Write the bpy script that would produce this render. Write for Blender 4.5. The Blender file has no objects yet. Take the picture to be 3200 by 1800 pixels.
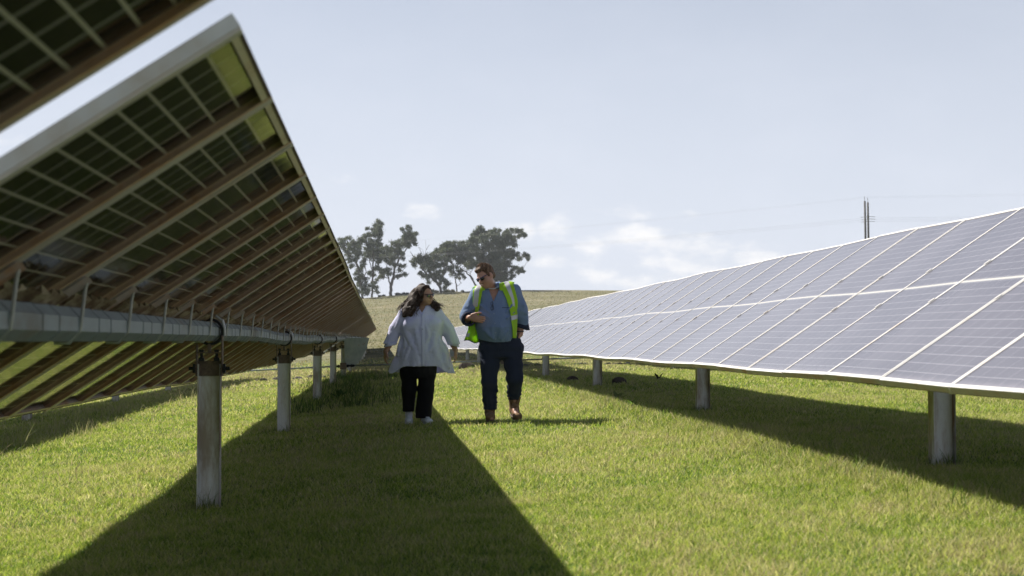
SKY_AIR, SKY_DUST, SKY_SAT, SKY_STR = .75, .5, .8, .052
SUN_E, EXPOSURE = 5.0, 0.75
CLOUD_A, CLOUD_C = .9, (12.2, 12.0, 11.9)
VEIL, VEIL_C = .90, (8.9, 9.4, 10.6)
HAZE = .0003
GRASS = [(5.2,9,270000,.048,.0042),(9,14,240000,.05,.0055),(14,22,240000,.055,.0085),(22,36,220000,.062,.014),(36,60,150000,.07,.028),(60,104,70000,.07,.05)]
import bpy, math, random
import numpy as np
from mathutils import Vector, Matrix
random.seed(7); rng = np.random.default_rng(11)
sc = bpy.context.scene
col = sc.collection
R = math.radians

# ------------------------------------------------------------------ helpers
def tag(o, label=None, cat=None, group=None, kind=None):
    if label: o['label'] = label
    if cat: o['category'] = cat
    if group: o['group'] = group
    if kind: o['kind'] = kind
    return o

def empty(name, loc):
    o = bpy.data.objects.new(name, None); col.objects.link(o)
    o.location = loc; o.empty_display_size = .2
    return o

class MB:
    """collects shapes, links them as one mesh object"""
    def __init__(s): s.v = []; s.f = []; s.m = []
    def add(s, vs, fs, mi=0):
        b = len(s.v); s.v.extend([tuple(v) for v in vs])
        for f in fs: s.f.append(tuple(b + i for i in f)); s.m.append(mi)
    def box(s, c, d, mi=0, rot=None):
        hx, hy, hz = d[0]/2, d[1]/2, d[2]/2
        vs = [Vector((x, y, z)) for x in (-hx, hx) for y in (-hy, hy) for z in (-hz, hz)]
        if rot is not None: vs = [rot @ v for v in vs]
        vs = [v + Vector(c) for v in vs]
        s.add(vs, [(0,1,3,2),(4,6,7,5),(0,4,5,1),(2,3,7,6),(0,2,6,4),(1,5,7,3)], mi)
    def tube(s, pts, rad, n=8, mi=0, caps=True, twist=0):
        pts = [Vector(p) for p in pts]; k = len(pts)
        if not hasattr(rad, '__len__'): rad = [rad]*k
        b = len(s.v); prev = None
        for i, p in enumerate(pts):
            t = (pts[min(i+1, k-1)] - pts[max(i-1, 0)]).normalized()
            if prev is None:
                a = Vector((0,0,1)) if abs(t.z) < .9 else Vector((1,0,0))
            else: a = prev
            u = (a - t*a.dot(t)).normalized(); w = t.cross(u); prev = u
            for j in range(n):
                q = 2*math.pi*(j/n) + twist
                s.v.append(tuple(p + (u*math.cos(q) + w*math.sin(q))*rad[i]))
        for i in range(k-1):
            for j in range(n):
                s.f.append((b+i*n+j, b+i*n+(j+1)%n, b+(i+1)*n+(j+1)%n, b+(i+1)*n+j)); s.m.append(mi)
        if caps:
            s.f.append(tuple(b+j for j in reversed(range(n)))); s.m.append(mi)
            s.f.append(tuple(b+(k-1)*n+j for j in range(n))); s.m.append(mi)
    def prism(s, poly, y0, y1, mi=0):
        """poly in the XZ plane, run from y0 to y1"""
        n = len(poly)
        vs = [(x, y0, z) for x, z in poly] + [(x, y1, z) for x, z in poly]
        fs = [tuple(range(n)), tuple(reversed(range(n, 2*n)))] + [(i, n+i, n+(i+1)%n, (i+1)%n) for i in range(n)]
        s.add(vs, fs, mi)
    def mesh(s, name, mats, smooth=False):
        me = bpy.data.meshes.new(name); me.from_pydata(s.v, [], s.f)
        for m in mats: me.materials.append(m)
        me.polygons.foreach_set('material_index', s.m)
        if smooth: me.polygons.foreach_set('use_smooth', [True]*len(s.f))
        me.update(); return me
    def build(s, name, mats, parent=None, loc=(0,0,0), smooth=False):
        if not isinstance(mats, (list, tuple)): mats = [mats]
        return link(name, s.mesh(name, mats, smooth), parent, loc)

def link(name, me, parent=None, loc=(0,0,0)):
    o = bpy.data.objects.new(name, me); col.objects.link(o)
    o.location = loc
    if parent: o.parent = parent
    return o

def np_mesh(name, verts, faces_list, mats, colors=None, smooth=False, mat_idx=None):
    """faces_list: list of int arrays (n,k)"""
    me = bpy.data.meshes.new(name)
    me.vertices.add(len(verts)); me.vertices.foreach_set('co', np.ascontiguousarray(verts, np.float32).ravel())
    loops = np.concatenate([f.ravel() for f in faces_list])
    tot = np.concatenate([np.full(len(f), f.shape[1]) for f in faces_list])
    st = np.concatenate([[0], np.cumsum(tot)[:-1]])
    me.loops.add(len(loops)); me.loops.foreach_set('vertex_index', loops.astype(np.int32))
    me.polygons.add(len(tot)); me.polygons.foreach_set('loop_start', st.astype(np.int32))
    me.polygons.foreach_set('loop_total', tot.astype(np.int32))
    if smooth: me.polygons.foreach_set('use_smooth', np.ones(len(tot), bool))
    for m in mats: me.materials.append(m)
    if mat_idx is not None: me.polygons.foreach_set('material_index', mat_idx.astype(np.int32))
    me.update(calc_edges=True)
    if colors is not None:
        a = me.color_attributes.new('tint', 'FLOAT_COLOR', 'POINT')
        c4 = np.ones((len(verts), 4), np.float32); c4[:, :3] = colors
        a.data.foreach_set('color', c4.ravel())
    me.validate()
    return me

# ------------------------------------------------------------------ materials
class NT:
    def __init__(s, name):
        s.mat = bpy.data.materials.new(name); s.mat.use_nodes = True
        s.t = s.mat.node_tree; s.t.nodes.clear()
        s.out = s.n('ShaderNodeOutputMaterial')
    def n(s, typ, **kw):
        x = s.t.nodes.new(typ)
        for k, v in kw.items():
            if k.startswith('i_'):
                x.inputs[k[2:].replace('_', ' ')].default_value = v
            else: setattr(x, k, v)
        return x
    def l(s, a, b): s.t.links.new(a, b)
    def math(s, op, a, b=None, c=None):
        x = s.n('ShaderNodeMath', operation=op)
        for i, v in enumerate((a, b, c)):
            if v is None: continue
            if isinstance(v, (int, float)): x.inputs[i].default_value = v
            else: s.l(v, x.inputs[i])
        return x.outputs[0]
    def mix(s, fac, a, b):
        x = s.n('ShaderNodeMix', data_type='RGBA')
        for i, v in ((0, fac), (6, a), (7, b)):
            if isinstance(v, (int, float)): x.inputs[i].default_value = v
            elif isinstance(v, tuple): x.inputs[i].default_value = (*v, 1) if len(v) == 3 else v
            else: s.l(v, x.inputs[i])
        return x.outputs[2]
    def noise(s, scale, detail=4, rough=.55, vec=None, dist=0):
        x = s.n('ShaderNodeTexNoise'); x.inputs['Scale'].default_value = scale
        x.inputs['Detail'].default_value = detail; x.inputs['Roughness'].default_value = rough
        x.inputs['Distortion'].default_value = dist
        if vec is not None: s.l(vec, x.inputs['Vector'])
        return x.outputs[0]
    def ramp(s, fac, stops):
        x = s.n('ShaderNodeValToRGB'); e = x.color_ramp.elements
        while len(e) < len(stops): e.new(.5)
        for q, (p, c) in zip(e, stops):
            q.position = p; q.color = (*c, 1) if not isinstance(c, (int, float)) else (c, c, c, 1)
        s.l(fac, x.inputs[0]); return x.outputs[0]
    def sstep(s, v, a, b):
        x = s.n('ShaderNodeMapRange', interpolation_type='SMOOTHSTEP')
        x.inputs['From Min'].default_value = a; x.inputs['From Max'].default_value = b
        s.l(v, x.inputs[0]); return x.outputs[0]
    def obj(s): return s.n('ShaderNodeTexCoord').outputs['Object']
    def geo(s): return s.n('ShaderNodeNewGeometry').outputs['Position']
    def scaled(s, vec, sx, sy, sz):
        x = s.n('ShaderNodeMapping'); x.inputs['Scale'].default_value = (sx, sy, sz)
        s.l(vec, x.inputs[0]); return x.outputs[0]
    def bsdf(s, color=None, rough=.7, metal=0, spec=.5, bump=None, bump_d=.01, **kw):
        b = s.n('ShaderNodeBsdfPrincipled')
        if isinstance(color, tuple): b.inputs['Base Color'].default_value = (*color, 1)
        elif color is not None: s.l(color, b.inputs['Base Color'])
        for nm, v in (('Roughness', rough), ('Metallic', metal), ('Specular IOR Level', spec)):
            if isinstance(v, (int, float)): b.inputs[nm].default_value = v
            else: s.l(v, b.inputs[nm])
        for k, v in kw.items(): b.inputs[k.replace('_', ' ')].default_value = v
        if bump is not None:
            q = s.n('ShaderNodeBump'); q.inputs['Distance'].default_value = bump_d; q.inputs['Strength'].default_value = 1
            s.l(bump, q.inputs['Height']); s.l(q.outputs[0], b.inputs['Normal'])
        return b
    def done(s, sh):
        s.l(sh.outputs[0] if hasattr(sh, 'outputs') else sh, s.out.inputs[0]); return s.mat

def mat_simple(name, c, rough=.7, metal=0, var=.15, scale=8, spec=.4, bump_d=0, bscale=60, **kw):
    t = NT(name); o = t.obj()
    nz = t.noise(scale, 5, .6, o)
    lo = tuple(x*(1-var) for x in c); hi = tuple(min(1, x*(1+var)) for x in c)
    cc = t.ramp(nz, [(.3, lo), (.7, hi)])
    bp = t.noise(bscale, 3, .6, o) if bump_d else None
    return t.done(t.bsdf(cc, rough, metal, spec, bp, bump_d, **kw))

def mat_dirtymetal(name, base, dirt, amount=.5, scale=3, metal=.6, rough=.5, stretch=(1,1,1)):
    t = NT(name); o = t.scaled(t.geo(), *stretch)
    n1 = t.noise(scale, 6, .65, o); n2 = t.noise(scale*9, 4, .6, o)
    m = t.sstep(t.math('ADD', n1, t.math('MULTIPLY', n2, .25)), .75-amount*.4, .95-amount*.25)
    c0 = t.mix(n2, tuple(x*.8 for x in base), tuple(min(1, x*1.15) for x in base))
    cc = t.mix(m, c0, dirt)
    rr = t.math('ADD', t.math('MULTIPLY', m, .3), rough)
    mt = t.math('MULTIPLY', t.math('SUBTRACT', 1, m), metal)
    return t.done(t.bsdf(cc, rr, mt, .4, n2, .002))

M = {}
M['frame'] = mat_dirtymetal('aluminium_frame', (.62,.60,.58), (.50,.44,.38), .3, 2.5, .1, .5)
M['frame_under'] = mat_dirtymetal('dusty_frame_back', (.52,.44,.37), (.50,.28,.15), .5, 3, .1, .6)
M['rail_orange'] = mat_dirtymetal('rust_dusted_rail', (.62,.42,.27), (.52,.29,.15), .5, 4, 0, .65)
M['rail_grey'] = mat_dirtymetal('grey_dusty_rail', (.60,.54,.47), (.46,.36,.27), .4, 3, .05, .6)
M['edge_brown'] = mat_simple('brown_edge', (.10,.065,.04), .8)
M['tan'] = mat_dirtymetal('dusty_lit_end_flange', (.70,.60,.42), (.55,.36,.20), .35, 4, 0, .7)  # warm tan brightened so the end flange looks lit
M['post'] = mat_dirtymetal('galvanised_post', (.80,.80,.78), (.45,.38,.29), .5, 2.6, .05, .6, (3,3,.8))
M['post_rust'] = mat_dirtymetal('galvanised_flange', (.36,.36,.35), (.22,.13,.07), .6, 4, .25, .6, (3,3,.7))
M['tube'] = mat_dirtymetal('galvanised_tube', (.27,.31,.32), (.24,.21,.17), .3, 1.6, .2, .55, (1,.5,1)); M['tube_low'] = mat_dirtymetal('brown_lower_tube', (.16,.11,.08), (.10,.065,.045), .5, 3, 0, .9)
M['tube_band'] = mat_simple('tube_collar', (.10,.085,.07), .8)
M['strap'] = mat_simple('galvanised_rod', (.45,.45,.43), .45, .6, .15, 20)
M['saddle'] = mat_dirtymetal('dusty_sunlit_bracket', (.50,.41,.28), (.16,.10,.06), .75, 11, 0, .8)
M['black'] = mat_simple('black_rubber', (.012,.012,.013), .6)
M['rusty'] = mat_simple('rusty_steel', (.17,.125,.095), .8, .1, .4, 30)
M['shaft'] = mat_dirtymetal('painted_shaft', (.34,.36,.38), (.18,.15,.12), .4, 5, .4, .5)

def panel_mats():
    # sun side: dusty glass over blue black half-cells with pale joints
    t = NT('panel_glass_front'); o = t.obj(); sp = t.n('ShaderNodeSeparateXYZ'); t.l(o, sp.inputs[0])
    def line(v, pitch, off, w, soft):
        a = t.math('PINGPONG', t.math('ADD', v, off), pitch/2)
        return t.math('SUBTRACT', 1, t.sstep(a, w, w+soft))
    ax = t.math('ABSOLUTE', sp.outputs[0])
    lu = line(ax, .0845, -.022, .0013, .001)
    lv = line(sp.outputs[1], .155, 0, .001, .001)
    bus = line(sp.outputs[1], .031, .0155, .0004, .0006)
    n = t.noise(1.3, 5, .6, t.geo()); n2 = t.noise(14, 4, .6, t.geo())
    cell = t.mix(n2, (.045,.046,.066), (.062,.062,.084))
    c = t.mix(t.math('MULTIPLY', bus, .18), cell, (.5,.5,.52))
    c = t.mix(t.math('MULTIPLY', lv, .35), c, (.55,.55,.6))
    c = t.mix(t.math('MULTIPLY', lu, .45), c, (.62,.62,.66))
    dust = t.math('ADD', .17, t.math('MULTIPLY', t.sstep(n, .35, .7), .05))
    # dirt that settles along the low edge of each panel
    edge = t.sstep(t.math('ADD', sp.outputs[0], t.math('MULTIPLY', n2, .05)), -.94, -1.03)
    dust = t.math('ADD', dust, t.math('MULTIPLY', edge, .25))
    c = t.mix(dust, c, (.58,.55,.60))
    b = t.bsdf(c, .2, 0, .5, t.noise(40, 2, .5, o), .0002)
    b.inputs['Coat Weight'].default_value = .0
    front = t.done(b)
    # shade side: clear glass, near-black cells, beige conductor lines
    t = NT('panel_glass_back'); o = t.obj(); sp = t.n('ShaderNodeSeparateXYZ'); t.l(o, sp.inputs[0])
    def line2(v, pitch, off, w, soft):
        a = t.math('PINGPONG', t.math('ADD', v, off), pitch/2)
        return t.math('SUBTRACT', 1, t.sstep(a, w, w+soft))
    ax = t.math('ABSOLUTE', sp.outputs[0])
    lu = line2(ax, .0845, -.022, .0038, .002)
    lv = line2(sp.outputs[1], .155, 0, .007, .004)
    c = t.mix(t.noise(5, 4, .6, t.geo()), (.010,.009,.008), (.020,.018,.016))
    c = t.mix(t.math('MULTIPLY', lv, .6), c, (.40,.37,.33))
    c = t.mix(t.math('MULTIPLY', lu, .9), c, (.60,.54,.45))
    c = t.mix(.03, c, (.35,.26,.18))
    back = t.done(t.bsdf(c, .08, 0, .36, t.noise(3, 2, .5, o), .0015))
    # clear strip between the two halves of a panel: milky, lets sun through
    t = NT('panel_centre_strip')
    d = t.bsdf((.78,.77,.75), .3, 0, .5); tr = t.n('ShaderNodeBsdfTranslucent'); tr.inputs[0].default_value = (.85,.75,.6,1)
    mx = t.n('ShaderNodeMixShader'); mx.inputs[0].default_value = .35
    t.l(d.outputs[0], mx.inputs[1]); t.l(tr.outputs[0], mx.inputs[2])
    return front, back, t.done(mx)
M['pf'], M['pb'], M['pc'] = panel_mats()

# ------------------------------------------------------------------ terrain
def sst(t): t = np.clip(t, 0, 1); return t*t*(3-2*t)
def ground(x, y):
    x = np.asarray(x, float); y = np.asarray(y, float)
    xs = np.where(x > 3.2, 3.2 + 1.6*np.tanh((x-3.2)/3.0)*.9, np.where(x < -9, -9 + 3*np.tanh((x+9)/4), x))
    z = -1.045 + .06*xs
    z = z - .10*sst((y-28)/18)
    z = z + .012*np.sin(x*2.1+y*.7)*np.sin(y*1.3-x*.4) + .02*np.sin(x*.55+1.3)*np.sin(y*.41)
    t = np.clip((y-98)/147, 0, 1.0)
    amp = 8.35 + .75*sst((x+6)/30) + .25*np.sin(x*.05)
    z = z + amp*t**1.12
    z = z - .025*np.clip(y-245, 0, 400)
    return z
def gz(x, y): return float(ground(x, y))
def axis(segs):
    out = []
    for a, b, st in segs:
        n = max(1, round((b-a)/st)); out += list(np.linspace(a, b, n, endpoint=False))
    return np.array(out + [segs[-1][1]])
xs_ = axis([(-700,-120,40),(-120,-30,6),(-30,-8,1),(-8,12,.25),(12,40,1),(40,150,6),(150,700,40)])
ys_ = axis([(-60,-6,6),(-6,4,.5),(4,40,.25),(40,100,1),(100,235,4),(235,260,1.5),(260,420,20),(420,900,80)])
gx, gy = np.meshgrid(xs_, ys_, indexing='ij')
gv = np.stack([gx, gy, ground(gx, gy)], -1).reshape(-1, 3)
ni, nj = gx.shape
idx = np.arange(ni*nj).reshape(ni, nj)
gf = np.stack([idx[:-1,:-1], idx[1:,:-1], idx[1:,1:], idx[:-1,1:]], -1).reshape(-1, 4)

def ground_mat():
    t = NT('paddock_ground'); p = t.geo(); sp = t.n('ShaderNodeSeparateXYZ'); t.l(p, sp.inputs[0])
    n1 = t.noise(.35, 6, .6, p); n2 = t.noise(5, 6, .65, p); n3 = t.noise(45, 4, .7, p)
    green = t.ramp(n2, [(.25,(.05,.10,.025)),(.5,(.10,.16,.04)),(.75,(.17,.20,.07))])
    green = t.mix(t.math('MULTIPLY', t.sstep(n3, .5, .8), .5), green, (.20,.17,.10))
    dry = t.ramp(n1, [(.3,(.17,.158,.09)),(.5,(.205,.185,.11)),(.7,(.25,.215,.14))])
    strip = t.noise(1, 5, .6, t.scaled(p, .03, .35, 1))
    dry = t.mix(t.math('MULTIPLY', t.sstep(strip, .42, .6), .75), dry, (.125,.13,.06))
    tuft = t.noise(1.1, 6, .75, t.scaled(p, 1, .5, 1)); dry = t.mix(t.math('MULTIPLY', t.sstep(tuft, .5, .62), .5), dry, (.10,.105,.05))
    pl_ = t.noise(.12, 4, .6, t.scaled(p, .25, 1, 1)); dry = t.mix(t.math('MULTIPLY', t.sstep(pl_, .52, .68), .45), dry, (.33,.29,.21))
    dry = t.mix(t.math('MULTIPLY', t.sstep(n2, .55, .75), .35), dry, (.12,.125,.05))
    far = t.sstep(t.math('ADD', sp.outputs[1], t.math('MULTIPLY', n1, 30)), 84, 112)
    c = t.mix(far, green, dry)
    return t.done(t.bsdf(c, .95, 0, .1, t.noise(30, 5, .7, p), .03))
M['ground'] = ground_mat()
g_me = np_mesh('ground', gv, [gf], [M['ground']], smooth=True)
ground_o = tag(link('ground', g_me), 'grassy paddock floor rising to a dry olive hill', 'ground', kind='structure')
# ------------------------------------------------------------------ solar trackers
HL, HW, PITCH = 1.05, .4815, .968
OFF = .105
def laminate_mb():
    b = MB(); z0, z1 = .024, .0335
    for a, c, mt in ((-HL+.006, -.012, 0), (.012, HL-.006, 0), (-.012, .012, 2)):
        w = HW-.006
        vs = [(a,-w,z0),(c,-w,z0),(c,w,z0),(a,w,z0),(a,-w,z1),(c,-w,z1),(c,w,z1),(a,w,z1)]
        b.add(vs, [(4,5,6,7)], mt); b.add(vs, [(3,2,1,0)], 1 if mt == 0 else 2)
        b.add(vs, [(0,1,5,4),(2,3,7,6)], 1)
    return b
def frame_into(b, m0=0, m1=1, m2=2):
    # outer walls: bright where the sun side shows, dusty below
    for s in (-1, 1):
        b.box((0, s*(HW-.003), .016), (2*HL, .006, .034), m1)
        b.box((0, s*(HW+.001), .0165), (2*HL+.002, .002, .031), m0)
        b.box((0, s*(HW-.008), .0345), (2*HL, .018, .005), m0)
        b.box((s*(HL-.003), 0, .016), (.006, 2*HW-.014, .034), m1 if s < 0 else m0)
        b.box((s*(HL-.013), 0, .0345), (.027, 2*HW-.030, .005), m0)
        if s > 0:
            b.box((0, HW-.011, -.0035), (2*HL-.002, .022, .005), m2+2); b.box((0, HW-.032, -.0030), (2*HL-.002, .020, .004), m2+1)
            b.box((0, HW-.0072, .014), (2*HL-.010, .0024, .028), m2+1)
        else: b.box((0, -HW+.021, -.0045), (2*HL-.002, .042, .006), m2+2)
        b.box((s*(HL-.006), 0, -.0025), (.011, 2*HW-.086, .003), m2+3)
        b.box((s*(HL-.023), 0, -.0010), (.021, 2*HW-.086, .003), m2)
    return b
lam_me = laminate_mb().mesh('solar_panel', [M['pf'], M['pb'], M['pc']])
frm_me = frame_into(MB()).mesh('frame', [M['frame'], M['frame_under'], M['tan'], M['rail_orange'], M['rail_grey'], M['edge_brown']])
_b = laminate_mb(); frame_into(_b, 3, 4, 5)
far_me = _b.mesh('solar_panel_whole', [M['pf'], M['pb'], M['pc'], M['frame'], M['frame_under'], M['tan'], M['rail_orange'], M['rail_grey'], M['edge_brown']])
# small clamp on top of each joint
_b = MB()
_b.box((0, PITCH/2, .0395), (.045, .022, .006), 0)
clamp_me = _b.mesh('clamp', [M['frame']])
_b = MB(); _b.box((.13, .0, .008), (.05, .07, .014), 0); _b.tube([(.13,.05,.0),(.10,.2,-.03),(.11,.34,-.015),(.08,.47,-.03)], .004, 5, 0)
jb_me = _b.mesh('junction_box', [M['black']])

def oct_tube(path, r, mb):
    mb.tube(path, r/math.cos(math.pi/8), 8, 0, True, math.pi/8)

def post_mb(h, tilt_side=1):
    b = MB()
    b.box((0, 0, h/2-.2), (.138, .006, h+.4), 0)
    for s in (-1, 1): b.box((s*.072, 0, h/2-.2), (.006, .10, h+.4), 1 if s > 0 else 0)  # left flange coloured paler, as if lit by the grass
    return b
def bearing(parent_post, h, zt):
    """steel saddle on top of a post that carries the tube (tube centre at height zt over the post foot)"""
    b = MB()
    b.box((0,-.012,h-.03), (.150,.006,.10), 0)                 # cap plate
    for s in (-1, 1):
        b.box((s*.084, -.02, h+.055), (.008, .075, .27), 0)     # side cheeks
        b.tube([(s*.05,-.045,h+.02),(s*.05,-.045,h+.085)], .010, 6, 1)
        b.box((s*.05,-.045,h+.03), (.034,.034,.022), 1); b.box((s*.05,-.045,h+.088), (.030,.030,.016), 1)
        b.tube([(s*.075,-.03,h-.03),(s*.135,-.03,h-.03)], .012, 6, 1); b.box((s*.10,-.03,h-.03), (.014,.05,.06), 1)
    b.box((0,-.03,h+.075), (.16,.06,.008), 0)
    b.box((0,-.03,h+.105), (.02,.05,.055), 0)
    br = b.build('bearing_bracket', [M['rusty'], M['black']], parent_post)
    c = MB(); n = 26
    for y0, y1, ra, rb in ((-.035,.035,.074,.092),):
        vs = []; 
        for i in range(n):
            a = 2*math.pi*i/n
            for rr, yy in ((ra,y0),(rb,y0),(rb,y1),(ra,y1)): vs.append((rr*math.cos(a), yy, zt+rr*math.sin(a)))
        fs = []
        for i in range(n):
            j = (i+1)%n
            for k in range(4): fs.append((i*4+k, i*4+(k+1)%4, j*4+(k+1)%4, j*4+k))
        c.add(vs, fs, 0)
    c.build('bearing_ring', M['black'], parent_post)
    d = MB(); d.tube([(.099,-.03,h+.19),(.099,-.03,zt+.015),(.085,-.03,zt+.075),(.04,-.03,zt+.105)], .010, 7, 0)
    d.build('hanger_rod', M['strap'], parent_post)

def make_tracker(label, X, ya, n, theta, ztube, posts, fine=True, group='single axis solar trackers in parallel rows', gaps=(), tube_ext=(.1,.1), fine_to=1e9, plate=None, jb=False):
    y0c = ya + n*PITCH/2
    root = tag(empty('solar_tracker', (X, y0c, gz(X, y0c))), label, 'solar tracker', group)
    O = Vector(root.location)
    nrm = Vector((-math.sin(theta), 0, math.cos(theta))); cdir = Vector((math.cos(theta), 0, math.sin(theta)))
    # torque tube
    ye = ya + n*PITCH + sum(g for _, g in gaps)
    y = ya; ycs = []
    for i in range(n):
        for gi, g in gaps:
            if i == gi: y += g
        ycs.append(y + PITCH/2); y += PITCH
    # torque tube with raised collars, one mesh
    st = [(ya-tube_ext[0], 0)]
    for i, yc in enumerate(ycs):
        yj = yc-PITCH/2+.004
        if fine:
            for k in (0, .36, .60):
                if k and (i % 2): k += .05
                st += [(yj+k-.005,0),(yj+k-.004,1),(yj+k+.004,1),(yj+k+.005,0)]
        else: st.append((yj,0))
    st.append((ye+tube_ext[1],0)); cc8 = math.cos(math.pi/8)
    b = MB(); b.tube([tuple(Vector((X,yy,ztube(yy)))-O) for yy,_ in st], [(.0645 if q else .062)/cc8 for _,q in st], 8, 0, True, math.pi/8)
    for s_ in range(len(st)-1):
        for j in range(8):
            if st[s_][1] and st[s_+1][1]: b.m[s_*8+j] = 1
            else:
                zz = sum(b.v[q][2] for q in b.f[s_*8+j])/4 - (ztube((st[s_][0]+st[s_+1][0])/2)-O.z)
                if zz < -.045: b.m[s_*8+j] = 2  # lowest faces take the darker brown tube material
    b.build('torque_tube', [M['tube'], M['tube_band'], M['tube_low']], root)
    for i, yc in enumerate(ycs):
        dz = (ztube(yc+.5) - ztube(yc-.5))
        p = Vector((X, yc, ztube(yc))) + nrm*OFF
        nearp = fine and yc < fine_to
        o = link('solar_panel', lam_me if nearp else far_me, root, p - O)
        o.rotation_mode = 'YXZ'
        rot = (math.atan(dz)+random.gauss(0,.0004), -theta+random.gauss(0,.0007), 0)
        o.rotation_euler = rot
        if nearp:
            f = link('frame', frm_me, o)
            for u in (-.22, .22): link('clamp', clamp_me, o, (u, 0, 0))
            if jb: link('junction_box', jb_me, o)
        if fine and yc < fine_to:
            # saddle rail across the tube at the joint, rod hooked round the tube
            yj = yc - PITCH/2 + .004
            q = Vector((X, yj, ztube(yj)))
            rot3 = Matrix.Rotation(-theta, 3, 'Y')
            s = MB(); u0, u1 = -.17, .17
            prof = [(-.026,.070),(-.026,.092),(.026,.092),(.026,.070)]
            vs = [q-O+cdir*u+nrm*zz+Vector((0,yy,0)) for u in (u0,u1) for yy,zz in prof]
            s.add(vs, [(0,1,5,4),(1,2,6,5),(2,3,7,6)]); s.build('saddle', M['frame_under'], root)
            # crimped strip of bracket tops to the next saddle, coloured as if sunlit
            c = MB(); vs = []; ny = 13
            for k in range(ny):
                yy = .06+.86*k/(ny-1); hh = .066+(.026 if k % 2 else 0)+random.uniform(-.009,.009)
                for u in (.015,.085): vs.append(q-O+cdir*u+nrm*hh+Vector((0,yy+random.uniform(-.032,.032),0)))
            c.add(vs, [(2*k,2*k+1,2*k+3,2*k+2) for k in range(ny-1)]); c.build('bracket_tops', M['saddle'], root)
            d = MB()
            pts = [q+Vector((.088,0,.160)), q+Vector((.080,0,.115)), q+Vector((.068,0,.0)), q+Vector((.064,0,-.026)), q+Vector((.027,0,-.068)), q+Vector((-.027,0,-.068))]
            d.tube([p_-O for p_ in pts], .0065, 6, 0)
            d.build('tie_rod', M['strap'], root)
    for yp in posts:
        zf = gz(X, yp); h = ztube(yp) - zf - .215; zt = ztube(yp) - zf
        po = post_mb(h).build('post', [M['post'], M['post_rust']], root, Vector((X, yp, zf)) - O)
        bearing(po, h, zt)
    if plate:
        yp, poly = plate
        b = MB(); b.prism([(X+px, pz) for px, pz in poly], yp-.008, yp+.008)
        b.v = [tuple(Vector(v)-O) for v in b.v]
        b.build('drive_plate', M['plate'], root)
    return root

def plate_mat():
    t = NT('galvanised_plate'); o = t.geo(); sp = t.n('ShaderNodeSeparateXYZ'); t.l(o, sp.inputs[0])
    n1 = t.noise(6, 6, .65, o)
    c = t.ramp(n1, [(.35,(.30,.33,.33)),(.62,(.40,.42,.40)),(.72,(.25,.16,.10))])
    return t.done(t.bsdf(c, .55, .2, .4))
M['plate'] = plate_mat()

th = R(33.5)
zl = lambda y: float(np.interp(y, [-6,3,8,11,18,27,44,60,112],[.055,.055,.05,.05,.0,-.01,.01,.03,.03])) + .008*math.sin(y*1.1)*min(1,max(0,(y-8)/6))
zl_far = zl
zr = lambda y: float(np.interp(y, [-6,4,8,14,22,28,40,58,100],[.235,.235,.235,.235,.215,.20,.17,.06,.0])) + .006*math.sin((y-17)*.55)*min(1,max(0,(y-12)/6)) + .006*math.sin(y*1.7)
z3 = lambda y: -.26 + .012*math.sin(y*.8) - .03*sst((y-30)/20)
z4 = lambda y: .26 + .012*math.sin(y*.7+1)
make_tracker('solar tracker nearest the camera at top left, only its dark underside corner seen', -1.145, 2.97-7*PITCH, 7, th, zl, [1.6], tube_ext=(.1,.05), jb=False)
make_tracker('long left solar tracker seen from below, with octagonal tube and grey posts', -1.145, 3.30, 48, th, zl, [9.69,17.02,25.8,34.2,43.5], gaps=((35,.13),), tube_ext=(.3,.1), jb=False,
    plate=(43.1, [(.03,.03),(.78,.03),(.70,-.28),(.52,-.64),(.36,-.80),(.05,-.80)]))
make_tracker('far left solar tracker beyond the perforated drive plate, tilted steeper', -1.145, 50.38, 61, R(36.3), zl, [52,60,68.5,77,85.5,94,102.5,109], fine=False)
make_tracker('long right solar tracker with sunlit dusty panels facing left', 3.70, .9, 40, th, zr, [1.4,9.15,16.2,24.26,32.0,39.2])
make_tracker('far right solar tracker seen between the woman and the man', 3.70, 40.0, 58, th, zr, [47.5,54,61.4,73.3,81,89], fine=False,
    plate=(73.2, [(-.22,-.05),(.22,-.05),(.20,-1.1),(-.2,-1.1)]))
make_tracker('tracker one row further left, its post and shadow showing under the long left tracker', -6.0, .6, 52, th, z3, [1,9,16.8,24.9,33,41,49], fine=False)
make_tracker('solar tracker in the row behind the right tracker, mostly hidden by it', 8.55, 2.0, 50, th, z4, [9,17,25,33,41,49], fine=False)

# drive shaft linking the rows
sh = tag(empty('drive_shaft', (0, 43.1, gz(0, 43.1))), 'thin grey drive shaft running across the rows behind the two people', 'drive shaft')
O = Vector(sh.location)
pts = [(-12,43.1,-1.36),(-6.0,43.1,-1.05),(-1.145,43.1,-.815),(3.70,43.1,-.655),(8.55,43.1,-.50),(14,43.1,-.4)]
for a, c in zip(pts[:-1], pts[1:]):
    a = Vector(a); c = Vector(c); d = (c-a).normalized()
    MB_ = MB(); MB_.tube([a+d*.32-O, c-d*.32-O], .024, 10); MB_.build('shaft_tube', M['shaft'], sh, smooth=True)
    for q, s in ((a,1),(c,-1)):
        k = MB(); k.tube([q+d*s*.10-O, q+d*s*.16-O, q+d*s*.17-O, q+d*s*.22-O, q+d*s*.23-O, q+d*s*.34-O],[.035,.05,.028,.028,.052,.034], 8); k.build('shaft_coupling', M['black'], sh)
for q in pts[1:-1]:
    k = MB(); k.box(Vector(q)-O, (.19,.16,.2)); k.build('gearbox', M['rusty'], sh)

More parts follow.
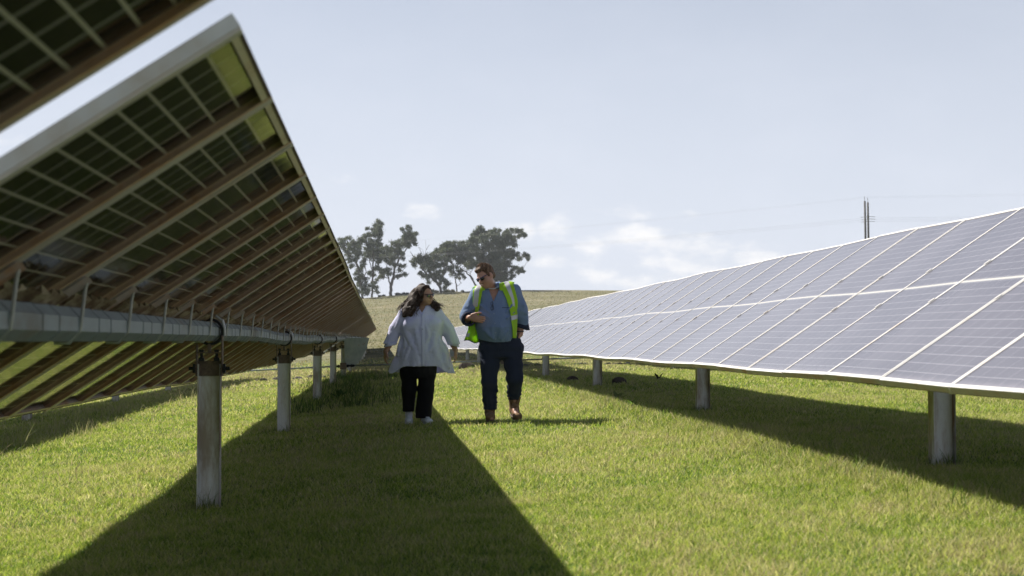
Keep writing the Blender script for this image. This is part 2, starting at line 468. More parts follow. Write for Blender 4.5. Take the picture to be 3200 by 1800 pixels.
# ------------------------------------------------------------------ power line
pl = tag(empty('power_pole', (56,160,gz(56,160))), 'tall twin power pole standing behind the top of the right tracker', 'power pole')
O = Vector(pl.location); zt = 16.2 - O.z
M['wood'] = mat_simple('weathered_pole', (.10,.095,.09), .85, 0, .3, 3)
M['wire'] = mat_simple('aluminium_wire', (.28,.29,.31), .7)
for x0, x1, h, yy in ((-.10,-.24,zt-.42,-2.0),(.22,.10,zt-.18,2.2)):
    b = MB(); b.tube([(x0,yy,-1),(x1,yy,h)], [.16,.11], 10); p_ = b.build('pole', M['wood'], pl, smooth=True)
    b = MB(); b.tube([(x1,yy,h),(x1-.03,yy,h+.55)], .03, 6); b.build('earth_peak', M['wire'], p_)
b = MB(); b.box((.1,0,zt-2.2),(.14,7.5,.16)); b.build('crossarm', M['wood'], pl)
for i, yy in enumerate((-3.4,0,3.4)):
    b = MB(); zz = zt-2.3
    b.tube([(.1,yy,zz),(-.7,yy,zz-.10)], .03, 6); b.tube([(.1,yy,zz),(.9,yy,zz-.06)], .03, 6); b.build('insulator', M['wire'], pl)
def wire(p0, p1, sag, r):
    b = MB(); p0 = Vector(p0); p1 = Vector(p1)
    pts = [p0.lerp(p1, k/24) - Vector((0,0,sag*4*(k/24)*(1-k/24))) for k in range(25)]
    b.tube([p-p0 for p in pts], r, 5); return b, p0
AZ_ = math.atan2(56,160); pl.rotation_euler.z = -AZ_
WL = (-62, 330, 19.3); WR = (150, 118, 17.5)
for i, (dy, dz) in enumerate(((-3.4,-2.4),(0,-2.32),(3.4,-2.25),(-2,.1),(2.2,.35))):
    for far, nm in ((WL,'left'),(WR,'right')):
        c_, s_ = math.cos(AZ_), math.sin(AZ_); ox = -.7 if nm=='left' else .9; s0 = (56+ox*c_+dy*s_, 160-ox*s_+dy*c_, 16.2+dz-.1)
        if i > 2: s0 = (56+dy*s_, 160+dy*c_, 16.2+dz)
        b, p0 = wire(s0, (far[0], far[1]+dy*2.5, far[2]+dz+(i%3)*.35), 1.7 if nm=='left' else .9, .006 if i < 3 else .004)
        o = b.build('power_wire', M['wire'], None, p0)
        tag(o, 'thin pale power wire running %s from the twin pole' % nm, 'power wire', 'power wires running %s from the twin pole' % nm)

# ------------------------------------------------------------------ rocks along the trench
def rock_mesh(seed):
    r = np.random.default_rng(seed)
    import bmesh
    bm = bmesh.new(); bmesh.ops.create_icosphere(bm, subdivisions=2, radius=1)
    ax = r.normal(size=(7,3)); ax /= np.linalg.norm(ax,axis=1)[:,None]; cut = r.uniform(.55,.85,7)
    for v in bm.verts:
        p = np.array(v.co)
        for a, c in zip(ax, cut):
            d = p@a
            if d > c: p = p - a*(d-c)
        v.co = p*(1,.85,.7)
    me = bpy.data.meshes.new('rock'); bm.to_mesh(me); bm.free(); me.materials.append(M['rock']); return me
t = NT('pale_rock'); nz = t.noise(5, 6, .7, t.obj())
M['rock'] = t.done(t.bsdf(t.ramp(nz, [(.3,(.10,.09,.075)),(.6,(.24,.22,.19)),(.8,(.33,.31,.27))]), .9, 0, .2, nz, .15))
rms = [rock_mesh(i) for i in range(6)]
rr = random.Random(5)
for k in range(60):
    x = rr.choice([rr.uniform(2.4,3.3), rr.uniform(4.4,8.2), rr.uniform(4.4,8.2), rr.uniform(-4.2,-1.6)])
    y = 46.5 + rr.gauss(0,.55) + (.0 if x < 4 else (x-4)*.25)
    s = rr.uniform(.045,.13)
    o = link('rock', rms[k%6], None, (x, y, gz(x,y)+s*.25)); o.scale = (s*1.2,s,s*.9); o.rotation_euler = (rr.uniform(-.3,.3), rr.uniform(-.3,.3), rr.uniform(0,6.3))
    tag(o, 'small pale grey rock in the rubble line just beyond the drive shaft', 'rock', 'rubble rocks along the drive shaft trench')
M['clod'] = mat_simple('dark_clod', (.055,.04,.03), .95, 0, .4, 6)
for (x,y,s,lab) in ((2.75,46.0,.26,'dark brown earth clod among the rocks right of the woman'),(4.3,25.6,.13,'dark earth clod in the shade under the right tracker'),(3.7,27.5,.12,'flat dark earth clod beside the second right post')):
    me = rms[2].copy(); me.materials.clear(); me.materials.append(M['clod'])
    o = link('earth_clod', me, None, (x,y,gz(x,y)+s*.2)); o.scale = (s*1.1,s,s*1.1); tag(o, lab, 'earth clod')
# ------------------------------------------------------------------ grass
def leaf_mat(name, rough=.6, trans=.35, spec=.25):
    t = NT(name); a = t.n('ShaderNodeAttribute', attribute_name='tint')
    b = t.bsdf(None, rough, 0, spec); t.l(a.outputs['Color'], b.inputs['Base Color'])
    tr = t.n('ShaderNodeBsdfTranslucent')
    h = t.n('ShaderNodeHueSaturation'); h.inputs['Value'].default_value = 1.25; h.inputs['Saturation'].default_value = 1.1
    t.l(a.outputs['Color'], h.inputs['Color']); t.l(h.outputs[0], tr.inputs[0])
    mx = t.n('ShaderNodeMixShader'); mx.inputs[0].default_value = trans
    t.l(b.outputs[0], mx.inputs[1]); t.l(tr.outputs[0], mx.inputs[2]); return t.done(mx)
M['blade'] = leaf_mat('grass_blade', .6, .45)
M['leaf'] = leaf_mat('gum_leaf', .55, .22, .3)

def vnoise(x, y, s, seed):
    """value noise for patchiness"""
    r = np.random.default_rng(seed); T = r.random((64,64))
    u, v = x/s, y/s; i, j = np.floor(u).astype(int), np.floor(v).astype(int); fu, fv = sst(u-i), sst(v-j)
    g = lambda a, b: T[a % 64, b % 64]
    return (g(i,j)*(1-fu)+g(i+1,j)*fu)*(1-fv) + (g(i,j+1)*(1-fu)+g(i+1,j+1)*fu)*fv

def blades(x, y, h, wd, lean, curl, cols, seed):
    r = np.random.default_rng(seed); n = len(x)
    z = ground(x, y) - .006
    a = r.uniform(0, 2*np.pi, n); la = r.uniform(0, 2*np.pi, n)
    px, py = np.cos(a)*wd/2, np.sin(a)*wd/2
    lx, ly = np.cos(la), np.sin(la)
    m = .5; d1 = h*lean*.45; d2 = h*(lean+curl)
    z1 = z + h*m*np.sqrt(np.clip(1-lean**2*.6, .1, 1)); z2 = z + h*np.sqrt(np.clip(1-(lean+curl)**2*.55, .06, 1))
    V = np.empty((n,5,3), np.float32)
    V[:,0] = np.stack([x-px, y-py, z], 1); V[:,1] = np.stack([x+px, y+py, z], 1)
    V[:,2] = np.stack([x+px*.8+lx*d1, y+py*.8+ly*d1, z1], 1); V[:,3] = np.stack([x-px*.8+lx*d1, y-py*.8+ly*d1, z1], 1)
    V[:,4] = np.stack([x+lx*d2, y+ly*d2, z2], 1)
    b = np.arange(n)*5
    q = np.stack([b,b+1,b+2,b+3], 1); tr = np.stack([b+3,b+2,b+4], 1)
    C = np.repeat(cols[:,None,:], 5, 1); C[:,:2] *= .8
    return V.reshape(-1,3), q, tr, C.reshape(-1,3)

PAL = np.array([(.14,.22,.042),(.245,.34,.062),(.38,.44,.095),(.48,.49,.15),(.62,.57,.31),(.36,.30,.17)])
def wedge(n, y0, y1, seed):
    r = np.random.default_rng(seed)
    y = np.sqrt(r.uniform(y0*y0, y1*y1, n)); lo = -.34*y-.6; hi = .56*y+.6
    return r.uniform(0,1,n)*(hi-lo)+lo, y
AV, AQ, AT, AC = [], [], [], []; base = 0
def push(res):
    global base
    V, q, tr, C = res; AV.append(V); AQ.append(q+base); AT.append(tr+base); AC.append(C); base += len(V)
for k, (y0, y1, n, hm, wd) in enumerate(GRASS):
    r = np.random.default_rng(50+k); x, y = wedge(n, y0, y1, 20+k)
    pa = vnoise(x+30, y, .55, 1)*.5 + vnoise(x+30, y, 2.3, 2)*.5; pb = vnoise(x+50, y, .13, 3); pc = vnoise(x+70, y, 5., 4)
    q = np.clip(pa*.45 + pb*.4 + .06 + r.normal(0,.24,n) + np.clip((y-30)/60,0,.35) + .12*(pc-.5), 0, .999)
    ci = np.clip((q*1.15-.05)*5, 0, 4.99); i0 = ci.astype(int); f = (ci-i0)[:,None]
    C = PAL[i0]*(1-f)+PAL[np.minimum(i0+1,5)]*f
    C = C*r.uniform(.8,1.2,(n,1))
    h = hm*r.uniform(.45,1.25,n)*(.65+.7*pa)
    if k == len(GRASS)-1:
        kp = r.uniform(0,1,n) > (y-y0)/(y1-y0); x, y, pa, h, C, n = x[kp], y[kp], pa[kp], h[kp], C[kp], int(kp.sum())
    fd = sst((y-70)/30)[:,None]; C = C*(1-fd)+np.array([.26,.24,.13])*fd*r.uniform(.8,1.2,(n,1))
    # longer, unmown growth under the middle of the left tracker and along its legs
    tall = np.exp(-((x+.55)/.75)**2)*sst((y-19)/8)*(1-sst((y-48)/8))
    tall = tall + .55*np.exp(-((x-3.1)/.5)**2)*sst((y-5)/5) + .7*np.exp(-((x+4.6)/.8)**2)*sst((y-10)/5)
    h = h*(1+tall*1.7*r.uniform(.3,1.2,n))
    C = C*(1-.25*np.clip(tall,0,1)[:,None])
    push(blades(x, y, h, wd*r.uniform(.7,1.3,n), r.uniform(.1,.75,n), r.uniform(.05,.45,n), C, 70+k))
r = np.random.default_rng(77); n = 70000; y = np.sqrt(r.uniform(103**2, 243**2, n)); x = r.uniform(0,1,n)*(.62*y)-.1*y
q = np.clip(vnoise(x+200, y*2.2, 7, 9)*.8+vnoise(x+200, y, 1.7, 10)*.4-.1+r.normal(0,.15,n), 0, .999)[:,None]
C = np.array([.17,.18,.075])*(1-q)+np.array([.36,.31,.19])*q
push(blades(x, y, r.uniform(.05,.16,n), r.uniform(.05,.16,n), r.uniform(.1,.8,n), r.uniform(0,.4,n), C*r.uniform(.75,1.2,(n,1)), 78))
me = np_mesh('grass', np.concatenate(AV), [np.concatenate(AQ), np.concatenate(AT)], [M['blade']], np.concatenate(AC))
tag(link('grass', me), 'short mown green and straw coloured grass over the paddock', 'grass', kind='stuff')

# seed stems and tall weeds
AV, AQ, AT, AC = [], [], [], []; base = 0
r = np.random.default_rng(99)
def clump(cx, cy, sx, sy, n, h, pal, wd=.006, lean=.25):
    x = r.normal(cx, sx, n); y = r.normal(cy, sy, n)
    C = np.array(pal)[r.integers(0, len(pal), n)]*r.uniform(.8,1.2,(n,1))
    push(blades(x, y, h*r.uniform(.5,1.2,n), np.full(n, wd), r.uniform(0,lean*2,n), r.uniform(0,.35,n), C, int(r.integers(1e6))))
STRAW = [(.42,.36,.20),(.36,.33,.18),(.30,.30,.14),(.22,.25,.08)]
GREEN = [(.10,.17,.035),(.14,.21,.05),(.18,.22,.07)]
DARK = [(.05,.09,.02),(.07,.11,.03),(.09,.12,.04)]
for k in range(46):  # pale seeded fringe along the shade of the next row
    y = r.uniform(9, 30); clump(-4.55+r.normal(0,.25)+.01*y, y, .09, .12, 26, r.uniform(.14,.34), STRAW, .007)
for k in range(240):  # ragged edge where mown grass meets the shade of the right tracker
    y = r.uniform(7, 34); clump(3.05+r.normal(0,.16), y, .07, .1, 18, r.uniform(.07,.15), STRAW+GREEN, .006)
for k in range(90):
    y = r.uniform(21, 46); clump(-.6+r.normal(0,.55), y, .14, .2, 34, r.uniform(.16,.38), DARK+GREEN[:1], .011)
for k in range(40):
    clump(r.uniform(1,7), r.uniform(44.5,47.5), .2, .2, 26, r.uniform(.1,.24), STRAW+GREEN, .016)
for k in range(70):
    clump(r.uniform(-8,-2.2), r.uniform(12,44), .1, .15, 14, r.uniform(.08,.2), STRAW, .009)
for k in range(90):
    y = r.uniform(6, 30); clump(r.uniform(-.3*y,.5*y), y, .04, .05, 9, r.uniform(.06,.13), STRAW+GREEN, .004)
for px_, pys in ((-1.145,[9.69,17.02,25.8,34.2,43.5]),(3.70,[9.15,16.2,24.26,32.0,39.2]),(-6.0,[16.8,24.9,33])):
    for py_ in pys:
        for k in range(10): clump(px_+r.normal(0,.08), py_+r.normal(0,.06), .03, .03, 14, r.uniform(.06,.15), GREEN+STRAW[2:], .005)
me = np_mesh('tall_grass', np.concatenate(AV), [np.concatenate(AQ), np.concatenate(AT)], [M['blade']], np.concatenate(AC))
tag(link('tall_grass', me), 'longer straw and dark green grass tufts along the tracker rows and shadow edges', 'tall grass', kind='stuff')

# broad leafed weeds, each a plant
def weed(x, y, s, n, colr, label, seed):
    rr = random.Random(seed); V=[]; Q=[]; b = MB()
    for k in range(n):
        a = rr.uniform(0, 6.28); e = rr.uniform(.2, 1.3); L = s*rr.uniform(.5, 1.1)
        d = Vector((math.cos(a)*math.cos(e), math.sin(a)*math.cos(e), math.sin(e)))
        side = Vector((-math.sin(a), math.cos(a), 0))*L*.16
        up = Vector((0,0,-L*.25)); p1 = d*L*.5; p2 = d*L+up
        b.add([(0,0,.01), p1+side, p2, p1-side], [(0,1,2,3)])
    me = b.mesh('weed', [M['blade']]); ca = me.color_attributes.new('tint','FLOAT_COLOR','POINT')
    for i in range(len(me.vertices)): ca.data[i].color = (*[c*rr.uniform(.75,1.2) for c in colr], 1)
    tag(link('weed', me, None, (x,y,gz(x,y))), label, 'weed', 'leafy weeds at the shadow edges')
    return me
for k, (x,y,s,n,c,lb) in enumerate([(-.72,25.4,.30,34,(.05,.10,.025),'dark leafy weed against the foot of the third left post'),
    (3.0,27.5,.20,30,(.14,.21,.04),'bright green leafy weed at the shadow edge right of the man'),
    (3.25,19.5,.20,36,(.15,.22,.05),'low leafy weed at the shadow edge left of the second right post'),
    (3.1,17.6,.17,30,(.15,.22,.05),'leafy weed on the shadow edge nearest the middle of the right row'),
    (5.3,27.0,.24,10,(.03,.028,.02),'dark dried thistle in the sun under the right tracker'),
    (-4.4,13.2,.25,24,(.30,.28,.14),'pale dry weed by the shadow seen under the left tracker')]):
    weed(x,y,s,n,c,lb,k)

# ------------------------------------------------------------------ trees on the ridge
M['bark'] = mat_simple('gum_bark', (.13,.115,.10), .9, 0, .4, 1.2)
M['bark_pale'] = mat_simple('pale_gum_bark', (.30,.28,.26), .85, 0, .25, 1.2)
KX = .0551
def W5(cx, cy): return ((1000+cx/4.83-1192)*KX, (1059-(650+cy/4.83))*KX)
def W6(cx, cy): return ((1300+cx/4.83-1192)*KX, (1059-(650+cy/4.83))*KX)
def make_tree(label, W, base, limbs, blobs, dead=(), pale=False, dens=1.0, yb=245, leafcol=((.065,.088,.055),(.11,.14,.08),(.19,.20,.11)), seed=0):
    r = np.random.default_rng(seed); rr = random.Random(seed)
    bx, _ = W(*base); by = yb + rr.uniform(-3, 3); bz = gz(bx, by)
    root = tag(empty('gum_tree', (bx, by, bz)), label, 'tree', 'gum trees on the ridge')
    O = np.array([bx, by, bz]); mb = MB()
    P = lambda q, dy=0: Vector((W(*q)[0]-bx, dy, W(*q)[1]-bz))
    trunk_pts = []
    for path, r0, r1 in limbs:
        pts = [P(q, 0) for q in path]
        if path[0] == base: pts[0].z = -.3
        dy = rr.uniform(-1.2, 1.2) if path[0] != base else 0
        sub = []
        for i in range(len(pts)-1):
            for k in range(4):
                t_ = k/4; tt = (i+t_)/(len(pts)-1)
                p = pts[i].lerp(pts[i+1], t_) + Vector((rr.uniform(-.07,.07), dy*tt, rr.uniform(-.06,.06)))
                sub.append(p)
        sub.append(pts[-1] + Vector((0,dy,0)))
        rad = [r0+(r1-r0)*i/(len(sub)-1) for i in range(len(sub))]
        mb.tube(sub, rad, 7, 0); trunk_pts += sub
    LV = []; 
    for q, rad in blobs:
        c = P(q, 0); rad = rad*.0114*1.08; c.y = rr.uniform(-1, 1)*(1.2+rad)
        # twig from the nearest limb point
        near = min(trunk_pts, key=lambda p: (p-c).length + (3 if p.z > c.z else 0))
        m1 = near.lerp(c, .5) + Vector((rr.uniform(-.25,.25), 0, rr.uniform(-.1,.35)))
        mb.tube([near, m1, c], [.055, .035, .015], 5, 0)
        for k in range(5):
            e = c + Vector((r.normal(), r.normal(), r.normal()*.8))*rad*.6
            mb.tube([m1.lerp(c,.6), (c+e)/2+Vector((0,0,.1)), e], [.02,.013,.006], 3, 0, False)
        n = int(800*dens*(rad**2+.16))
        # leaves sit in drooping sprays inside the blob
        ns = max(5, int(13*rad*rad+5)); sc_ = r.normal(size=(ns,3)); sc_ /= np.linalg.norm(sc_,axis=1)[:,None]
        sc_ = np.array(c) + sc_*rad*r.uniform(.25,1.0,(ns,1))*np.array([1,1,.85])
        w_ = r.integers(0, ns, n)
        p = sc_[w_] + r.normal(size=(n,3))*np.array([.19,.22,.17])*(.7+rad*.35)
        LV.append((p, np.repeat(r.uniform(-.15,.15), n)))
    for path in dead:
        pts = [P(q, 0) for q in path]; mb.tube(pts, [.05]+[.02]*(len(pts)-1), 4, 0)
    mb.build('trunk', M['bark_pale'] if pale else M['bark'], root, smooth=True)
    p = np.concatenate([a for a,_ in LV]); tone = np.concatenate([a for _,a in LV]); n = len(p)
    ax1 = r.normal(size=(n,3)); ax1[:,2] -= 1.0; ax1 /= np.linalg.norm(ax1,axis=1)[:,None]
    ax2 = np.cross(ax1, r.normal(size=(n,3))); ax2 /= np.linalg.norm(ax2,axis=1)[:,None]
    L = r.uniform(.08,.17,(n,1)); w2 = L*r.uniform(.35,.6,(n,1))
    V = np.stack([p-ax1*L, p+ax2*w2, p+ax1*L, p-ax2*w2], 1).reshape(-1,3)
    f = np.arange(n*4).reshape(n,4)
    lc = np.array(leafcol); tt = np.clip(r.uniform(0,1.99,n)+tone*2, 0, 1.99); i0 = tt.astype(int); fr = (tt-i0)[:,None]
    C = lc[i0]*(1-fr)+lc[i0+1]*fr
    me = np_mesh('crown', V, [f], [M['leaf']], np.repeat(C, 4, 0))
    link('crown', me, root)
    return root
make_tree('leftmost gum tree, half hidden behind the left tracker edge', W5, (650,1345),
  [([(650,1345),(620,1180),(570,900),(520,640),(440,480)],.22,.06),([(570,900),(450,720),(350,560)],.12,.04),([(620,1180),(700,980),(640,760)],.12,.04)],
  [((340,500),60),((320,560),55),((350,600),50),((440,470),40),((430,560),50),((500,540),60),((560,560),60),((620,520),60),((470,620),60),((450,720),65),((520,680),60),((600,700),70),((560,780),60),((450,800),55),((480,880),45),((590,620),50),((400,660),45),
   ((540,1000),50),((600,940),60),((640,880),60),((620,1040),60),((560,1080),50),((680,1080),60),((600,1160),60),((680,1180),55),((640,1240),55),((720,1240),50),((580,1280),45),((700,1300),45),((760,1180),45)], seed=1, dens=.85)
make_tree('tallest slender gum tree, second from the left on the ridge', W5, (780,1345),
  [([(780,1345),(790,1150),(795,930),(800,760),(800,560),(830,400),(870,250)],.20,.05),([(790,960),(745,820),(735,700),(700,520)],.10,.03),([(795,930),(850,800),(880,680)],.09,.03)],
  [((870,195),50),((920,210),35),((840,250),45),((890,290),50),((800,310),45),((850,350),50),((905,340),30),((800,390),50),((870,420),55),((910,390),30),((740,390),50),((700,420),45),((650,430),35),((760,450),45),((890,470),40),((660,490),40),((705,305),22),
   ((780,540),70),((850,540),60),((900,560),40),((740,560),60),((720,620),60),((800,640),85),((870,640),70),((850,730),75),((760,720),70),((900,740),50),((700,690),50),((870,820),40),((680,780),45),((860,900),55),((890,930),35),((800,1000),40),((740,960),45),((830,1190),40),((860,1250),35),((800,1120),35),((850,1080),25)], seed=2)
make_tree('forked gum tree leaning right with a bare lower limb, third from the left', W5, (1060,1335),
  [([(1060,1335),(1065,1200),(1100,1050),(1120,930),(1180,780),(1260,690),(1330,560),(1330,400)],.30,.05),([(1065,1200),(1030,1080),(1010,940),(990,760)],.16,.04),([(1110,1090),(1160,1030),(1260,1015),(1330,1020)],.09,.02),([(1120,990),(1220,960),(1310,880)],.07,.02),([(1120,930),(1130,780),(1150,620)],.12,.04)],
  [((1320,330),45),((1320,400),60),((1240,340),30),((1400,400),35),((1445,400),25),((1290,420),60),((1360,460),65),((1300,500),70),((1410,500),50),((1420,550),35),((1250,460),45),((1250,560),60),((1330,570),50),((1170,520),60),((1120,560),60),((1180,600),70),((1080,620),70),((1140,660),75),((1200,680),60),((1040,680),65),((970,620),50),((960,690),45),((1000,740),60),((1070,760),70),((1140,760),55),((1050,830),50),((1100,860),40),((1000,800),40),((940,740),35),((1240,720),35),((1240,770),25),
   ((1030,950),55),((980,960),45),((920,980),45),((1040,1010),40),((900,1060),30),((950,1050),25),((1190,950),28),((1210,1030),30),((1270,1010),28),((1160,1040),25),((1260,890),20),((1200,870),30)], seed=3)
make_tree('low spreading gum tree with bare twigs above, behind the gap between the two people', W5, (1830,1300),
  [([(1830,1300),(1790,1180),(1740,1120),(1640,1040),(1560,960),(1480,840),(1400,740),(1350,660)],.26,.03),([(1740,1120),(1740,980),(1720,840)],.12,.04),([(1790,1180),(1850,1020),(1880,860),(1900,700)],.14,.04),([(1640,1180),(1600,1080),(1540,1010)],.06,.03)],
  [((1400,800),45),((1440,760),50),((1500,760),60),((1420,860),40),((1480,830),60),((1560,800),60),((1620,760),60),((1600,850),70),((1660,840),60),((1540,900),50),((1700,720),50),((1700,780),60),((1760,720),60),((1740,660),45),((1820,680),60),((1790,780),60),((1860,760),70),((1680,920),70),((1760,880),70),((1840,860),60),((1620,950),40),((1900,800),55),((1940,700),60),((1900,640),45),
   ((1510,1000),40),((1560,1020),40),((1620,1060),45),((1700,1010),60),((1780,980),60),((1720,1080),50),((1860,960),50),((1800,1060),60),((1860,1110),60),((1900,1150),50),((1880,1200),40),((1800,1150),35),((1940,900),50),((1640,1130),25)],
  dead=([(1560,760),(1540,640),(1480,600)],[(1560,760),(1590,640),(1580,500)],[(1520,680),(1470,590)],[(1590,640),(1640,560)]), seed=4)
make_tree('small thin gum tree with a clear trunk left of the man', W6, (610,1280),
  [([(610,1280),(605,1150),(590,1060),(570,900),(560,820)],.13,.03),([(608,1190),(650,1150),(690,1125)],.06,.03),([(595,1080),(640,1000),(680,960)],.05,.02),([(590,1060),(540,980)],.04,.02)],
  [((560,950),40),((520,920),35),((600,900),40),((620,950),35),((650,990),40),((700,1010),30),((720,1050),25),((660,1050),28),((540,1000),28),((680,940),28),((600,1010),25),((560,870),35)], seed=5, dens=.55)
make_tree('broad round gum tree rising behind the head of the man, biggest crown', W6, (1010,1290),
  [([(1010,1290),(1080,1150),(1130,1000),(1160,820),(1130,620),(1050,450)],.42,.08),([(1010,1290),(900,1150),(840,1040),(760,960),(660,880),(550,840)],.20,.04),([(1130,1000),(1300,860),(1420,700),(1500,500)],.22,.05),([(1160,820),(950,700),(820,560)],.18,.05),([(900,1150),(870,1060),(820,980),(700,880)],.08,.03),([(1420,700),(1560,700),(1690,740)],.07,.02),([(1300,860),(1450,880),(1600,940)],.08,.02)],
  [((340,650),60),((280,670),45),((240,690),30),((400,620),70),((470,600),70),((540,560),70),((600,560),70),((500,650),80),((600,650),90),((480,520),35),((430,550),40),((390,560),25),((680,600),80),((700,520),50),((660,720),80),((560,720),70),((740,680),80),((480,720),50),((760,600),80),((640,800),60),((700,780),55),((820,480),55),((800,560),80),((850,440),40),((880,370),50),((930,330),55),((980,280),45),((1020,330),60),((950,400),70),((1060,390),70),((900,470),70),((1000,480),90),((1120,340),45),((1180,320),45),((1210,350),45),((1270,320),25),((1140,410),70),((1100,500),90),((1220,430),60),((1200,500),80),((1290,440),80),((1370,440),60),((1350,360),35),((1400,330),45),((1470,310),45),((1520,330),45),((1590,340),40),((1640,370),40),((1660,400),25),((1430,400),50),((1500,420),40),((1570,400),35),((900,580),90),((1000,620),100),((1120,620),100),((860,680),90),((960,720),100),((800,740),75),((780,830),60),((860,800),80),((820,860),55),((940,830),85),((1050,760),100),((1150,720),100),((1250,620),100),((1300,540),90),((1380,520),70),((1460,500),60),((1500,540),40),((1240,740),100),((1340,640),90),((1420,620),70),((1480,650),50),((1130,840),95),((1230,850),100),((1320,760),90),((1400,720),70),((1460,720),45),((1550,680),40),((1580,740),40),((1640,690),35),((1690,720),35),((1720,750),20),((1340,880),85),((1420,830),60),((1250,950),90),((1160,930),80),((1200,1010),70),((1300,1000),80),((1370,980),60),((1300,1070),55),((1360,1060),45),((1430,960),45),((1480,900),40),((1540,890),30),((1590,910),35),((1630,940),22),((1560,950),30),((1480,1010),30),((1440,1060),25),((1220,1080),40),((1030,900),70),((1100,980),60)], seed=6, dens=1.1)
# scrub along the ridge
def shrub(label, W, q, rad, colr, seed):
    r = np.random.default_rng(seed); x, z = W(*q); y = 243.5; zg = gz(x,y); rad *= .0114
    n = int(500*rad+120); d = r.normal(size=(n,3)); d /= np.linalg.norm(d,axis=1)[:,None]
    p = d*rad*r.uniform(.3,1,(n,1))*np.array([1.3,1,.8]) + np.array([0,0,rad*.5])
    a1 = r.normal(size=(n,3)); a1 /= np.linalg.norm(a1,axis=1)[:,None]; a2 = np.cross(a1, r.normal(size=(n,3))); a2 /= np.linalg.norm(a2,axis=1)[:,None]
    L = r.uniform(.06,.13,(n,1)); V = np.stack([p-a1*L,p+a2*L*.6,p+a1*L,p-a2*L*.6],1).reshape(-1,3)
    C = np.array(colr)*r.uniform(.7,1.3,(n,1))
    me = np_mesh('shrub', V, [np.arange(n*4).reshape(n,4)], [M['leaf']], np.repeat(C,4,0))
    tag(link('shrub', me, None, (x,y,zg)), label, 'shrub', 'scrub along the ridge line')
for k,(W,q,rad,c) in enumerate([(W6,(240,1260),48,(.22,.20,.09)),(W6,(300,1270),35,(.22,.20,.10)),(W6,(460,1260),40,(.21,.20,.10)),(W6,(540,1270),35,(.20,.19,.10)),(W6,(420,1275),26,(.20,.19,.09)),
    (W5,(1160,1320),32,(.05,.055,.045)),(W5,(1260,1320),28,(.05,.055,.045)),(W5,(1310,1325),24,(.05,.055,.045)),(W5,(900,1340),24,(.06,.065,.05)),(W5,(960,1338),24,(.06,.065,.05)),(W5,(1200,1328),22,(.05,.055,.045)),(W6,(690,1285),20,(.08,.08,.05))]):
    shrub(('straw coloured' if c[0] > .15 else 'low dark')+' shrub on the ridge line between the gum trees', W, q, rad, c, 200+k)
